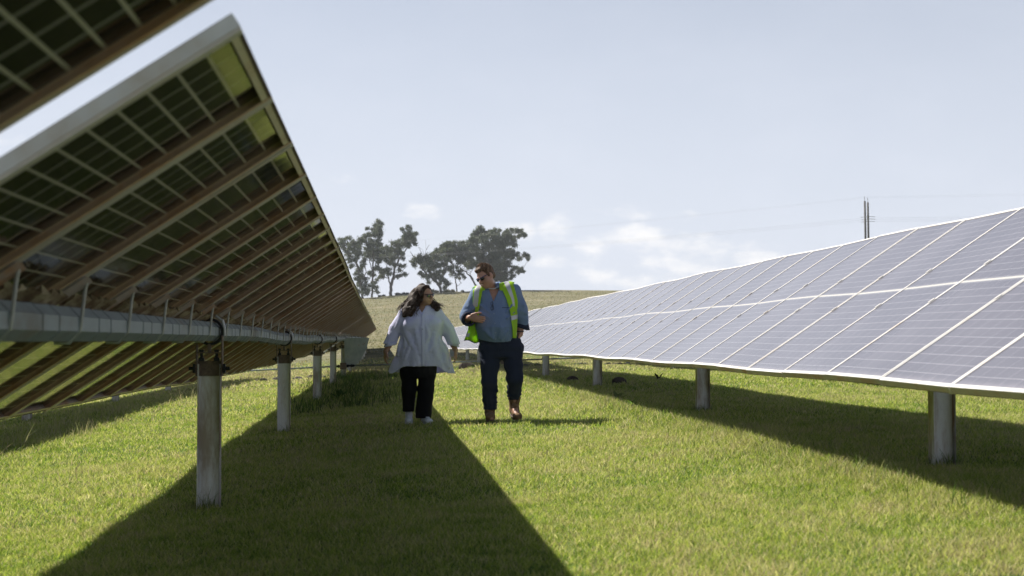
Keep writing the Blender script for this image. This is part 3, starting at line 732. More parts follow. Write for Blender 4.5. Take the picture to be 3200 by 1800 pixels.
# ------------------------------------------------------------------ people: signed distance fields -> surface nets
class SDF:
    def __init__(s, lo, hi, h):
        s.lo = np.array(lo, float); s.h = h
        s.n = np.ceil((np.array(hi)-s.lo)/h).astype(int)+1
        s.d = np.full(s.n, 9., np.float32)
    def _win(s, lo, hi, pad):
        a = np.maximum(((np.array(lo)-pad-s.lo)/s.h).astype(int), 0)
        b = np.minimum(((np.array(hi)+pad-s.lo)/s.h).astype(int)+2, s.n)
        ax = [s.lo[i]+s.h*np.arange(a[i], b[i]) for i in range(3)]
        X, Y, Z = np.meshgrid(*ax, indexing='ij')
        return tuple(slice(a[i], b[i]) for i in range(3)), X, Y, Z
    def _un(s, sl, e, k):
        d = s.d[sl]
        if k > 0:
            hh = np.maximum(k-np.abs(d-e), 0)/k; s.d[sl] = np.minimum(d, e)-hh*hh*k*.25
        else: s.d[sl] = np.minimum(d, e)
    def cone(s, a, b, ra, rb, k=.02, flat=None):
        a = np.array(a, float); b = np.array(b, float); rm = max(ra, rb)
        sl, X, Y, Z = s._win(np.minimum(a,b)-rm, np.maximum(a,b)+rm, k+3*s.h)
        ba = b-a; L = ba@ba; t = np.clip(((X-a[0])*ba[0]+(Y-a[1])*ba[1]+(Z-a[2])*ba[2])/L, 0, 1)
        dx, dy, dz = X-a[0]-t*ba[0], Y-a[1]-t*ba[1], Z-a[2]-t*ba[2]
        if flat: dx, dy, dz = dx/flat[0], dy/flat[1], dz/flat[2]
        s._un(sl, np.sqrt(dx*dx+dy*dy+dz*dz)-(ra+(rb-ra)*t), k); return s
    def ell(s, c, r, k=.02, rot=None, cut=False):
        r = np.array(r, float); c = np.array(c, float); rm = r.max()
        sl, X, Y, Z = s._win(c-rm, c+rm, k+3*s.h)
        P = np.stack([X-c[0], Y-c[1], Z-c[2]], -1)
        if rot is not None: P = P@np.array(rot)      # columns of rot = local axes
        k0 = np.sqrt(((P/r)**2).sum(-1)); k1 = np.sqrt(((P/(r*r))**2).sum(-1))+1e-6
        e = k0*(k0-1)/k1
        if cut: s.d[sl] = np.maximum(s.d[sl], -e)
        else: s._un(sl, e, k)
        return s
    def loft(s, secs, k=.02, fold=None):
        """secs: (z, cx, cy, a, b) from high to low"""
        q = np.array(sorted(secs)); z0, z1 = q[0,0], q[-1,0]
        sl, X, Y, Z = s._win((q[:,1].min()-q[:,3].max(), q[:,2].min()-q[:,4].max(), z0), (q[:,1].max()+q[:,3].max(), q[:,2].max()+q[:,4].max(), z1), k+3*s.h)
        f = lambda i: np.interp(Z, q[:,0], q[:,i])
        dx, dy = X-f(1), Y-f(2); a, b = f(3), f(4)
        th_ = np.arctan2(dy, dx)
        rr_ = np.sqrt((dx/a)**2+(dy/b)**2)
        g = 1 + (fold(th_, Z) if fold else 0)
        e = (rr_-g)*np.minimum(a, b)*.9
        e = np.maximum(e, np.maximum(z0-Z, Z-z1))
        s._un(sl, e, k); return s
    def cutz(s, z, below=True):
        Z = s.lo[2]+s.h*np.arange(s.n[2]); e = (z-Z) if below else (Z-z)
        s.d = np.maximum(s.d, e[None,None,:]); return s
    def wrinkle(s, amp, fx, seed=0):
        X, Y, Z = np.meshgrid(*[s.lo[i]+s.h*np.arange(s.n[i]) for i in range(3)], indexing='ij', sparse=True)
        r = random.Random(seed); w_ = 0
        for k in range(5):
            ax, ay, az_, ph = r.uniform(-1,1)*fx[0], r.uniform(-1,1)*fx[1], r.uniform(-1,1)*fx[2], r.uniform(0,6.3)
            w_ = w_ + np.sin(ax*X+ay*Y+az_*Z+ph+1.3*np.sin(9*Z+k*2+4*X))
        s.d += (w_*amp/2.2).astype(np.float32); return s
    def mesh(s, iso=0.):
        d = s.d-iso; ins = d < 0; n = s.n
        c = [d[i:n[0]-1+i, j:n[1]-1+j, k:n[2]-1+k] for i in (0,1) for j in (0,1) for k in (0,1)]
        m = sum((x < 0).astype(np.int8) for x in c); act = (m > 0) & (m < 8)
        I = np.argwhere(act); idn = np.full(act.shape, -1); idn[act] = np.arange(len(I))
        cv = np.stack([x[act] for x in c], 1); off = np.array([(i,j,k) for i in (0,1) for j in (0,1) for k in (0,1)], float)
        acc = np.zeros((len(I),3)); cnt = np.zeros(len(I))
        for a in range(8):
            for b in range(a+1, 8):
                if abs(off[a]-off[b]).sum() != 1: continue
                x = (cv[:,a] < 0) != (cv[:,b] < 0); t = cv[:,a]/(cv[:,a]-cv[:,b]+1e-12)
                acc[x] += (off[a]+(off[b]-off[a])*t[:,None])[x]; cnt[x] += 1
        V = s.lo+s.h*(I+acc/cnt[:,None]); F = []
        for ax in range(3):
            o = [1 if k == ax else 0 for k in range(3)]
            A = ins[tuple(slice(0, n[k]-1) if k == ax else slice(1, n[k]-1) for k in range(3))]
            B = ins[tuple(slice(1, n[k]) if k == ax else slice(1, n[k]-1) for k in range(3))]
            for flip, mk in ((0, A & ~B), (1, ~A & B)):
                e = np.argwhere(mk)
                if not len(e): continue
                e = e+np.array([0 if k == ax else 1 for k in range(3)])
                u, v = [k for k in range(3) if k != ax]
                def cell(du, dv):
                    q = e.copy(); q[:,u] -= du; q[:,v] -= dv; return idn[q[:,0],q[:,1],q[:,2]]
                q = np.stack([cell(1,1), cell(0,1), cell(0,0), cell(1,0)], 1)
                if (flip == 1) != (ax == 1): q = q[:, ::-1]
                F.append(q)
        F = np.concatenate(F); F = F[(F >= 0).all(1)]
        return V, F
def add_solid(name, s, mat, parent, iso=0., keep=None, matf=None, mats=None, thick=0):
    V, F = s.mesh(iso)
    ce = V[F].mean(1)
    if keep is not None:
        F = F[keep(ce)]; ce = V[F].mean(1)
        used = np.unique(F); mp = np.full(len(V), -1); mp[used] = np.arange(len(used)); V = V[used]; F = mp[F]
    mi = matf(ce) if matf else None
    me = np_mesh(name, V, [F], mats or [mat], smooth=True, mat_idx=mi)
    o = link(name, me, parent)
    if thick:
        md = o.modifiers.new('thickness', 'SOLIDIFY'); md.thickness = thick; md.offset = -1
    return o
def frame_of(f, roll=0):
    f = np.array(f, float); f /= np.linalg.norm(f); r_ = np.cross(f, (0,0,1.)); r_ /= np.linalg.norm(r_); u = np.cross(r_, f)
    c, s_ = math.cos(roll), math.sin(roll); r2, u2 = r_*c+u*s_, u*c-r_*s_
    return np.stack([r2, f, u2], 1)          # columns: right, forward, up
class Head:
    def __init__(s, c, f, roll=0, k=1.0): s.c = np.array(c); s.R = frame_of(f, roll); s.k = k
    def p(s, x, y, z): return s.c + s.R@(np.array([x,y,z])*s.k)
    def e(s, sd, c, r, k=.015, cut=False): sd.ell(s.p(*c), np.array(r)*s.k, k, s.R, cut)
    def co(s, sd, a, b, ra, rb, k=.01): sd.cone(s.p(*a), s.p(*b), ra*s.k, rb*s.k, k)
def head_skin(sd, H, heavy=1.0, beard=False):
    H.e(sd, (0,-.012,.025), (.075,.095,.092)); H.e(sd, (0,.03,-.045), (.060*heavy,.060,.062), .03)
    H.e(sd, (0,.062,-.090), (.028,.024,.022), .025)
    for q in (-1,1):
        H.e(sd, (q*.040,.040,-.040), (.030*heavy,.035,.040), .03)
        H.e(sd, (q*.079,-.008,-.012), (.009,.022,.032), .006)
        H.e(sd, (q*.030,.078,.022), (.030,.014,.010), .015)            # brow
        H.e(sd, (q*.031,.081,.004), (.013,.010,.008), .004)            # eyeball and lid
    H.co(sd, (0,.088,.012), (0,.116,-.024), .009, .013, .012)           # nose
    for q in (-1,1): H.e(sd, (q*.013,.104,-.030), (.009,.011,.008), .006)
    H.e(sd, (0,.090,-.052), (.024,.010,.0055), .004); H.e(sd, (0,.087,-.064), (.021,.011,.007), .004)
    H.e(sd, (0,.10,-.0580), (.022,.010,.0016), 0, True)
def hand(sd, w_, dirv, palmn, thumbdir, curl=.35, k=1.0, spread=.10):
    """wrist point, finger direction, palm normal (fingers curl towards it), thumb side direction"""
    d = np.array(dirv, float); d /= np.linalg.norm(d); n_ = np.array(palmn, float); n_ -= d*(n_@d); n_ /= np.linalg.norm(n_)
    t = np.array(thumbdir, float); t -= d*(t@d); t -= n_*(t@n_); t /= np.linalg.norm(t); w_ = np.array(w_, float)
    Rm = np.stack([t, n_, d], 1)
    sd.ell(w_+d*.048*k, (.040*k,.017*k,.055*k), .012, Rm)
    for i, (off, L) in enumerate(((.029,.070),(.010,.079),(-.010,.073),(-.028,.058))):
        a = w_+d*.085*k+t*off*k; dd = d+t*off*spread*12*.3; dd /= np.linalg.norm(dd)
        c1 = curl*(.75+.18*i); 
        p1 = a+(dd*math.cos(c1*.5)+n_*math.sin(c1*.5))*L*.45*k
        p2 = p1+(dd*math.cos(c1*1.3)+n_*math.sin(c1*1.3))*L*.32*k
        p3 = p2+(dd*math.cos(c1*2.1)+n_*math.sin(c1*2.1))*L*.24*k
        sd.cone(a-d*.02*k, p1, .0098*k, .0088*k, .006); sd.cone(p1, p2, .0088*k, .008*k, .002); sd.cone(p2, p3, .008*k, .0068*k, .002)
    a = w_+d*.022*k+t*.028*k; p1 = a+(t*.62+d*.7+n_*.15)*.038*k; p2 = p1+(t*.35+d*.85+n_*.2)*.034*k; p3 = p2+(t*.15+d*.95+n_*.2)*.024*k
    sd.cone(a-d*.012*k, p1, .016*k, .0125*k, .012); sd.cone(p1, p2, .0115*k, .010*k, .003); sd.cone(p2, p3, .010*k, .008*k, .003)

def cloth(name, c, rough=.85, trans=0, stripe=None, nscale=(60,60,60), bump=.003, var=.12):
    t = NT(name); o = t.obj(); nz = t.noise(7, 5, .6, t.scaled(o, 1,1,.6)); weave = t.noise(220, 2, .5, o)
    lo = tuple(x*(1-var) for x in c); hi = tuple(min(1,x*(1+var)) for x in c)
    cc = t.mix(nz, lo, hi)
    if stripe:
        sp = t.n('ShaderNodeSeparateXYZ'); t.l(o, sp.inputs[0])
        a = t.math('PINGPONG', sp.outputs[0], stripe[0]/2); cc = t.mix(t.math('MULTIPLY', t.math('SUBTRACT', 1, t.sstep(a, stripe[1], stripe[1]*1.6)), stripe[3]), cc, stripe[2])
    h = t.math('ADD', t.math('MULTIPLY', t.noise(16, 4, .55, t.scaled(o, 1.6,1.6,.8), 1.2), 1.0), t.math('MULTIPLY', weave, .06))
    b = t.bsdf(cc, rough, 0, .2, h, bump*2)
    if trans:
        tr = t.n('ShaderNodeBsdfTranslucent'); t.l(cc, tr.inputs[0]); mx = t.n('ShaderNodeMixShader'); mx.inputs[0].default_value = trans
        t.l(b.outputs[0], mx.inputs[1]); t.l(tr.outputs[0], mx.inputs[2]); return t.done(mx)
    return t.done(b)
def skinm(name, c):
    t = NT(name); o = t.obj(); cc = t.mix(t.noise(14, 4, .6, o), tuple(x*.8 for x in c), tuple(x*1.18 for x in c))
    return t.done(t.bsdf(cc, .5, 0, .4, t.noise(120,3,.5,o), .0006, Subsurface_Weight=.08, Subsurface_Scale=.01))
M['skin_m'] = skinm('ruddy_skin', (.44,.235,.16)); M['skin_w'] = skinm('tan_skin', (.40,.225,.145))
M['sh_blue'] = cloth('blue_striped_cotton', (.12,.19,.34), .85, .05, (.011,.0012,(.55,.6,.7),.38))
M['navy'] = cloth('navy_lining', (.012,.018,.045), .85)
M['jean'] = cloth('dark_blue_denim', (.013,.020,.045), .85, 0, None, bump=.005, var=.35)
M['white_sh'] = cloth('white_cotton', (.73,.73,.97), .8, .18, bump=.0035, var=.05)  # white cotton with the blue of sky-lit shade mixed into its colour
M['black_tr'] = cloth('black_trouser_cloth', (.006,.006,.008), .8, bump=.002)
M['hiv'] = cloth('hi_vis_yellow_green', (.52,.80,.04), .6, .45, bump=.002)
M['silver'] = mat_simple('reflective_tape', (.50,.50,.52), .35, .2, .08)
M['hem'] = mat_simple('black_binding', (.015,.015,.02), .7)
M['boot'] = mat_simple('tan_suede', (.20,.115,.055), .9, 0, .3, 25, bump_d=.002)
M['sole'] = mat_simple('boot_sole', (.10,.075,.05), .9)
M['shoe'] = mat_simple('white_shoe', (.72,.74,.78), .6, 0, .08, 20, bump_d=.001)
M['lens'] = mat_simple('dark_lens', (.006,.007,.010), .08, 0, .1, 5, 1.0)
M['gframe'] = mat_simple('dark_blue_frame', (.012,.018,.08), .3)
M['bframe'] = mat_simple('black_frame', (.01,.01,.012), .3)
def hairm(name, c1, c2):
    t = NT(name); o = t.obj(); n_ = t.noise(30, 4, .7, t.scaled(o, 1.5,1.5,.35)); cc = t.ramp(n_, [(.35,c1),(.68,c2)])
    return t.done(t.bsdf(cc, .6, 0, .22, t.noise(110, 3, .6, t.scaled(o, 1.6,1.6,.3)), .006))
M['hair_m'] = hairm('reddish_brown_hair', (.045,.022,.012), (.20,.115,.06)); M['hair_w'] = hairm('dark_brown_hair', (.010,.006,.004), (.075,.036,.017))
M['btn'] = mat_simple('shirt_button', (.30,.34,.42), .4)

def sunglasses(H, parent, mframe, wrap):
    sd = SDF(H.c-.16, H.c+.16, .0022)
    for q in (-1,1):
        H.co(sd, (q*.068,.060,.016),(q*.079,-.02,.004),.0032,.0036,.002)
        H.co(sd, (q*.012,.100,.016),(q*.056,.090,.018),.0036,.004,.003); H.co(sd, (q*.056,.090,.018),(q*.070,.062,.016),.0045,.004,.003)
        H.co(sd, (q*.012,.100,-.008),(q*.040,.096,-.016),.0022,.0022,.002)
    H.co(sd, (-.013,.102,.010),(.013,.102,.010),.0034,.0034,.002)
    fr = add_solid('sunglasses', sd, mframe, parent)
    for q in (-1,1):
        sd = SDF(H.c-.15, H.c+.15, .0022)
        sd.ell(H.p(q*.037,.094,.000), np.array((.027,.006,.019 if not wrap else .016))*H.k, .002, H.R@np.array(Matrix.Rotation(q*-.28,3,'Z')))
        add_solid('lens', sd, M['lens'], fr)

def seg_strands(name, strands, mat, parent, n=5):
    b = MB()
    for pts, r0 in strands:
        k = len(pts); b.tube(pts, [r0*(1-.75*(i/(k-1))**2) for i in range(k)], n, 0)
    return b.build(name, mat, parent, smooth=True)

# ---------------- the man
mx_, my_ = 1.372, 16.28
man_loc = (mx_, my_, gz(mx_, my_))
sd = SDF((-.55,-.42,-.02), (.42,.30,1.86), .0055)
Hm = Head((-.190,-.075,1.660), (-.66,-.66,-.44), -.28, 1.06)
head_skin(sd, Hm, 1.22)
Hm.e(sd, (0,.015,-.085), (.062,.055,.040), .04)       # jowl
sd.cone((-.10,.02,1.50), (-.165,-.02,1.60), .078, .072, .04)
sd.loft([(1.52,-.09,.02,.10,.08),(1.45,-.08,0,.20,.11),(1.30,-.07,0,.21,.14),(1.05,-.06,-.02,.20,.17),(.88,-.02,0,.19,.13)], .03)
sd.cone((-.28,.01,1.43), (-.41,.03,1.18), .06, .052, .04); sd.cone((-.41,.02,1.17), (-.375,-.19,1.185), .046, .030, .02)
hand(sd, (-.368,-.205,1.187), (.80,-.42,-.17), (.35,.85,.0), (.1,0,1), .38, 1.08)
sd.cone((.15,.01,1.47), (.235,.05,1.20), .06, .052, .04); sd.cone((.235,.05,1.2), (.213,.0,1.00), .046, .036, .02)
hand(sd, (.212,-.005,1.01), (-.25,-.1,-1), (-1,0,0), (0,-1,0), .25, 1.0)
sd.cone((-.12,0,.90), (-.145,-.05,.47), .10, .06, .03); sd.cone((-.145,-.05,.47), (-.128,.02,.12), .055, .04, .02)
sd.cone((.10,0,.90), (.14,-.05,.49), .10, .06, .03); sd.cone((.14,-.05,.49), (.15,.05,.20), .055, .04, .02)
sd.cone((-.128,.03,.09), (-.125,-.12,.04), .038, .028, .02); sd.cone((.15,.06,.16), (.172,-.10,.06), .038, .028, .02)
man = add_solid('person', sd, M['skin_m'], None); man.location = man_loc
tag(man, 'man in blue striped shirt, open hi-vis vest and jeans, gesturing with one hand', 'person')
# jeans
sd = SDF((-.36,-.30,.08), (.34,.28,1.06), .006)
sd.loft([(1.02,-.03,.0,.205,.165),(.92,-.015,0,.245,.165),(.82,-.012,0,.252,.155),(.74,-.01,0,.235,.14)], .03)
sd.cone((-.125,.0,.84), (-.135,-.03,.64), .122, .106, .03); sd.cone((-.135,-.03,.64), (-.145,-.06,.46), .106, .088, .03); sd.cone((-.145,-.06,.46), (-.128,.03,.165), .086, .076, .02)
sd.cone((.112,.0,.84), (.135,-.04,.64), .122, .104, .03); sd.cone((.135,-.05,.64), (.150,-.10,.48), .104, .092, .03); sd.cone((.150,-.10,.48), (.147,.05,.275), .086, .070, .02)
sd.cone((.14,-.035,.50), (.15,-.055,.455), .098, .092, .012); sd.cone((.225,.0,.86),(.23,.0,.82),.03,.02,.03); sd.ell((0,0,.765),(.12,.10,.055),.05)
for z_ in (.30,.37,.24,.42): sd.cone((-.205,-.02,z_),(-.06,-.06,z_-.02),.012,.012,.03); 
for z_ in (.33,.40,.29): sd.cone((.07,-.03,z_),(.22,-.02,z_+.02),.012,.012,.03)
sd.wrinkle(.0035, (14,14,55), 3)
add_solid('jeans', sd, M['jean'], man, keep=lambda c: (c[:,2] < .985) & np.where(c[:,0] < 0, c[:,2] > .135, c[:,2] > .245), thick=.006)
# shirt
sd = SDF((-.56,-.34,.84), (.42,.30,1.66), .0058)
torso = [(1.57,-.085,.02,.10,.085),(1.525,-.08,.02,.17,.11),(1.46,-.078,.01,.215,.135),(1.34,-.07,0,.228,.165),(1.20,-.065,-.02,.232,.20),(1.08,-.06,-.035,.232,.215),(.98,-.055,-.03,.222,.20),(.90,-.05,-.02,.200,.175)]
sd.loft(torso, .03)
sd.cone((-.265,.01,1.445), (-.40,.035,1.20), .098, .082, .05); sd.cone((-.40,.035,1.20), (-.385,-.075,1.165), .078, .070, .03)
sd.cone((.125,.01,1.485), (.215,.045,1.28), .108, .094, .05); sd.cone((.215,.045,1.28), (.238,.05,1.13), .092, .074, .03)
for (p0, p1, r_) in (((-.25,-.12,1.33),(-.15,-.19,1.24),.010),((-.27,-.12,1.26),(-.17,-.20,1.19),.009),((.11,-.13,1.33),(.04,-.19,1.25),.010),((.14,-.13,1.25),(.05,-.215,1.18),.010),
    ((-.20,-.20,1.04),(-.12,-.23,.95),.010),((.06,-.22,1.04),(-.02,-.22,.94),.010),((-.02,-.235,1.06),(-.06,-.225,.94),.008),((-.13,-.235,1.08),(-.11,-.225,.95),.008),
    ((.16,-.03,1.36),(.25,-.05,1.33),.009),((.18,-.04,1.28),(.29,-.03,1.24),.009),((.19,-.02,1.20),(.29,-.01,1.17),.009),((-.30,-.07,1.36),(-.38,-.05,1.31),.009),((-.33,-.07,1.29),(-.42,-.04,1.25),.009)):
    sd.cone(p0, p1, r_, r_*.6, .03)
sd.wrinkle(.0045, (34,26,22), 5); sd.wrinkle(.002, (80,60,50), 6)
def shirt_keep(c):
    x, y, z = c.T
    hem = np.where(y < 0, .905+.04*np.clip(np.abs(x+.05)/.22, 0, 1)**2, .90)
    k = (z > hem) | (x > .14) & (z > 1.09) & (y > -.2)
    vneck = (y < -.02) & (z > 1.37) & (np.abs(x+.105-(z-1.37)*.08) < (z-1.37)*.42)
    top = z > 1.575
    cuff = (x < -.30) & (y < -.075) & (z < 1.28) & (z > 1.05)
    cuff2 = (x > .15) & (z < 1.09)
    return k & ~vneck & ~top & ~cuff & ~cuff2
shirt = add_solid('shirt', sd, M['sh_blue'], man, keep=shirt_keep, thick=.005)
shirt_sdf = sd
# collar leaves
def leafcol(name, pts, mat, parent, th_=.006):
    b = MB(); b.add([Vector(p) for p in pts], [(0,1,2,3)] if len(pts) == 4 else [tuple(range(len(pts)))]); o = b.build(name, mat, parent)
    m_ = o.modifiers.new('t','SOLIDIFY'); m_.thickness = th_; m_.offset = 0; return o
def sheet(name, rows, mats, parent, th_=.004, matf=None, smooth=True):
    """rows: list of equal-length point lists"""
    b = MB(); nr, nc = len(rows), len(rows[0])
    b.v = [tuple(p) for r_ in rows for p in r_]
    for i in range(nr-1):
        for j in range(nc-1):
            b.f.append((i*nc+j, i*nc+j+1, (i+1)*nc+j+1, (i+1)*nc+j)); b.m.append(matf(i, j) if matf else 0)
    o = b.build(name, mats, parent, smooth=smooth)
    m_ = o.modifiers.new('t','SOLIDIFY'); m_.thickness = th_; m_.offset = 0; return o
def collar(parent, cx, cy, z, rx, ry, mat, drop, open_=.75, lean=0):
    rows = [[], [], []]
    for k in range(21):
        a = -math.pi/2+open_+(2*math.pi-2*open_)*k/20
        c_, s_ = math.cos(a), math.sin(a); fr = max(0, -s_)**3; zz = z+lean*c_
        rows[0].append((cx+c_*rx*1.02, cy+s_*ry*1.02, zz-.03-fr*.03)); rows[1].append((cx+c_*rx*1.0, cy+s_*ry*1.0, zz+.018-fr*.035)); rows[2].append((cx+c_*(rx+.030)+(.0), cy+s_*(ry+.028), zz-.022-fr*drop))
    return sheet('collar', rows, [mat], parent, .004)
collar(man, -.115, .0, 1.572, .092, .088, M['sh_blue'], .055, .42, .012)
b = MB(); b.tube([(-.195,-.075,1.545),(-.15,-.105,1.52),(-.095,-.105,1.515),(-.045,-.085,1.54)], .006, 6); b.build('undershirt_neckline', M['silver'], man)
# buttons
for z_ in (1.33,1.23,1.12,1.015,.945):
    x_ = -.108+(1.33-z_)*.07; col_ = shirt_sdf.d[int((x_+.56)/.0058), :, int((z_-.84)/.0058)]; jj = int(np.argmax(col_ < 0)); y_ = -.34+jj*.0058
    b = MB(); b.tube([(x_,y_-.006,z_),(x_,y_+.002,z_)], .0062, 8); b.build('button', M['btn'], shirt)
# rolled cuffs with dark lining
rowsA = []
for t_, rr_ in ((0,.078),(.5,.083),(1,.080),(1,.060)):
    c0 = Vector((-.392,-.03,1.172)).lerp(Vector((-.378,-.115,1.168)), t_); d_ = Vector((.1,-.98,0)).normalized(); u_ = d_.orthogonal().normalized(); w2_ = d_.cross(u_)
    rowsA.append([c0+(u_*math.cos(a)+w2_*math.sin(a))*rr_ for a in np.linspace(0, 2*math.pi, 17)])
sheet('cuff', rowsA, [M['navy'], M['sh_blue']], man, .004, lambda i, j: 0)
rowsA = []
for t_, rr_ in ((0,.070),(.5,.079),(1,.088),(1.,.055)):
    c0 = Vector((.238,.045,1.125)).lerp(Vector((.232,.03,1.065)), t_)
    rowsA.append([c0+Vector((math.cos(a)*rr_*(1.1 if math.cos(a) > 0 else .85), math.sin(a)*rr_*.8, -.02*math.cos(a)*(t_))) for a in np.linspace(0, 2*math.pi, 17)])
sheet('cuff', rowsA, [M['navy']], man, .004)
# pocket and reading glasses hung on the placket
b = MB(); b.box((.035,-.176,1.30), (.085,.004,.004)); b.build('chest_pocket', M['navy'], shirt)
b = MB()
for zc in (1.345,1.290):
    pts = [(-.128+.011*math.cos(a), -.205, zc+.021*math.sin(a)) for a in np.linspace(0, 2*math.pi, 13)]; b.tube(pts, .0028, 5, 0, False)
b.tube([(-.120,-.205,1.325),(-.120,-.205,1.310)], .003, 5); b.tube([(-.118,-.198,1.37),(-.105,-.195,1.27)], .003, 5)
b.build('reading_glasses', M['bframe'], man)
b = MB()
pts = [(.213+.042*math.cos(a), .0+.042*math.sin(a), 1.03) for a in np.linspace(0, 2*math.pi, 15)]; b.tube(pts, .007, 6, 0, False); b.build('wristwatch', M['bframe'], man)
# hair
sd = SDF(Hm.c-.17, Hm.c+.17, .0042)
Hm.e(sd, (0,-.030,.042), (.083,.096,.092), .02); Hm.e(sd, (0,.045,.098), (.052,.040,.026), .03); Hm.e(sd, (0,-.07,-.02), (.066,.045,.055), .02)
for q in (-1,1): Hm.e(sd, (q*.074,.020,.022), (.010,.018,.038), .01)
Hm.e(sd, (0,.100,.015), (.062,.060,.064), 0, True)
sd.wrinkle(.0035, (150,150,150), 8)
add_solid('hair', sd, M['hair_m'], man)
st = []; rs = random.Random(4)
for k in range(420):
    a = rs.uniform(0, 6.28); e = rs.uniform(.15, 1.5)
    p = np.array((.084*math.cos(a)*math.cos(e), -.030+.097*math.sin(a)*math.cos(e), .042+.092*math.sin(e)))
    if p[1] > .05 and p[2] < .09: continue
    q = p*1.0+np.array((rs.uniform(-.01,.01), .016+rs.uniform(0,.012), .010+rs.uniform(0,.014)))
    st.append(([Vector(Hm.p(*(p*.97))), Vector(Hm.p(*((p+q)/2))), Vector(Hm.p(*q))], .0022))
seg_strands('hair_tips', st, M['hair_m'], man, 3)
sunglasses(Hm, man, M['gframe'], True)
# boots
def boot(side, ankle, toe, top, pitch, flap):
    sd = SDF((min(ankle[0],toe[0])-.12, toe[1]-.12, -.03), (max(ankle[0],toe[0])+.12, ankle[1]+.14, top+.06), .0045)
    sd.cone(ankle, (ankle[0]-.002,ankle[1]-.0,top), .050, .062, .03); sd.cone(ankle, toe, .050, .042, .03, (1.05,1,.95))
    sd.ell((toe[0],toe[1]+.01,toe[2]+.012), (.055,.062,.042), .02)
    for k in range(4):
        f_ = .25+.2*k; sd.cone((ankle[0]-.03,ankle[1]-.035-.05*f_,ankle[2]+.06-.06*f_+.03),(ankle[0]+.03,ankle[1]-.035-.05*f_,ankle[2]+.06-.06*f_+.03),.005,.005,.004)
    sd.wrinkle(.0018, (60,60,60), 2)
    bo = add_solid('boot', sd, M['boot'], man, keep=lambda c: c[:,2] < top)
    a = Vector(ankle); t_ = Vector(toe); d = (t_-a); heel = a-d.normalized()*.045
    b = MB(); pts = []
    b2 = SDF((min(ankle[0],toe[0])-.1, toe[1]-.1, -.05), (max(ankle[0],toe[0])+.1, ankle[1]+.12, ankle[2]+.05), .0045)
    b2.cone((a.x,a.y+.02,a.z-.055), (t_.x,t_.y-.012,t_.z-.036), .040, .040, .01, (1.35,1.2,.42))
    add_solid('boot_sole', b2, M['sole'], bo)
    # open tongue and collar flaps
    for q in (-1,1):
        sheet('boot_flap', [[(ankle[0]+q*(.012), ankle[1]-.055, top-.06),(ankle[0]+q*.05, ankle[1]-.045, top-.06)],[(ankle[0]+q*.018, ankle[1]-.072, top),(ankle[0]+q*.066, ankle[1]-.05, top)],[(ankle[0]+q*(.03), ankle[1]-.085, top+flap),(ankle[0]+q*.072, ankle[1]-.06, top+flap)]], [M['boot']], bo, .006)
boot(-1, (-.130,.045,.085), (-.134,-.095,.045), .165, 0, .012)
boot(1, (.153,.06,.125), (.178,-.09,.048), .26, 0, .015)
# vest: upper shell follows the shirt, lower left panel hangs free
sdv = SDF((-.45,-.34,.88), (.32,.30,1.66), .0058)
sdv.loft(torso, .03); sdv.cone((-.26,.01,1.445), (-.31,.02,1.38), .100, .092, .05); sdv.cone((.10,.01,1.485), (.17,.02,1.40), .108, .10, .05)
def vest_keep(c):
    x, y, z = c.T
    li = np.interp(z, [.92,1.02,1.26,1.40,1.55,1.62], [.118,.113,.085,.045,-.02,-.035]); ri = np.interp(z, [.92,1.02,1.26,1.40,1.55,1.62], [.165,.165,.185,.175,.135,.115])
    right = (x > li) & (x < ri) & (y < .02) & (z > .955)
    l0 = np.interp(z, [1.2,1.3,1.5,1.6], [-.335,-.335,-.335,-.24]); l1 = np.interp(z, [1.15,1.26,1.5,1.6], [-.262,-.275,-.225,-.185])
    left = (x > l0) & (x < l1) & (y < .03) & (z > 1.16)
    back = (y >= .0) & (z > .93) & (x > -.335) & (x < .15) & (z < 1.60)
    sh = (z > 1.50) & (((x > -.03) & (x < .125)) | ((x < -.20) & (x > -.31)))
    return right | left | back | sh
def vest_mat(c):
    x, y, z = c.T
    m_ = np.zeros(len(c), int)
    ctr = np.interp(z, [1.26,1.40,1.55,1.62], [.145,.120,.065,.045]); wd_ = np.interp(z, [1.30,1.34,1.62], [.0,.012,.032])
    m_[(np.abs(x-ctr) < wd_) & (z > 1.31) & (x > -.1)] = 1
    ctl = np.interp(z, [1.3,1.5,1.6], [-.312,-.29,-.235]); m_[(np.abs(x-ctl) < .028) & (z > 1.31) & (x < -.15)] = 1
    m_[(z > 1.165+.25*(x-.14)) & (z < 1.215+.25*(x-.14)) & (x > 0)] = 1
    return m_
vest = add_solid('safety_vest', sdv, None, man, iso=.014, keep=vest_keep, matf=vest_mat, mats=[M['hiv'], M['silver']], thick=.004)
def fold(i, n_, j, m_):
    return 0
rows = []
for i in range(9):
    t_ = i/8; z_ = 1.24-.315*t_
    x0 = -.318-.110*t_**1.1; x1 = -.262+.012*t_
    rows.append([(x0+(x1-x0)*s_, .015+.035*math.sin(s_*6.5+t_*1.5)*t_-.05*(1-s_)*t_, z_+(.012*math.sin(s_*7)-.02*s_)*t_) for s_ in np.linspace(0,1,9)])
sheet('vest_front_flap', rows, [M['hiv'], M['silver'], M['hem']], vest, .003, lambda i, j: 1 if (i == 6 and j < 2) else 0)
hm_ = rows[-1]; b = MB(); b.tube([Vector(p) for p in hm_], .006, 5); b.tube([Vector(r_[0]) for r_ in rows[3:]], .004, 5); b.build('vest_hem', M['hem'], vest)
rows = []
for i in range(7):
    t_ = i/6; z_ = 1.20-.27*t_
    rows.append([(-.36-.03*t_+.19*s_, .12+.03*math.sin(s_*5+t_), z_) for s_ in np.linspace(0,1,7)])
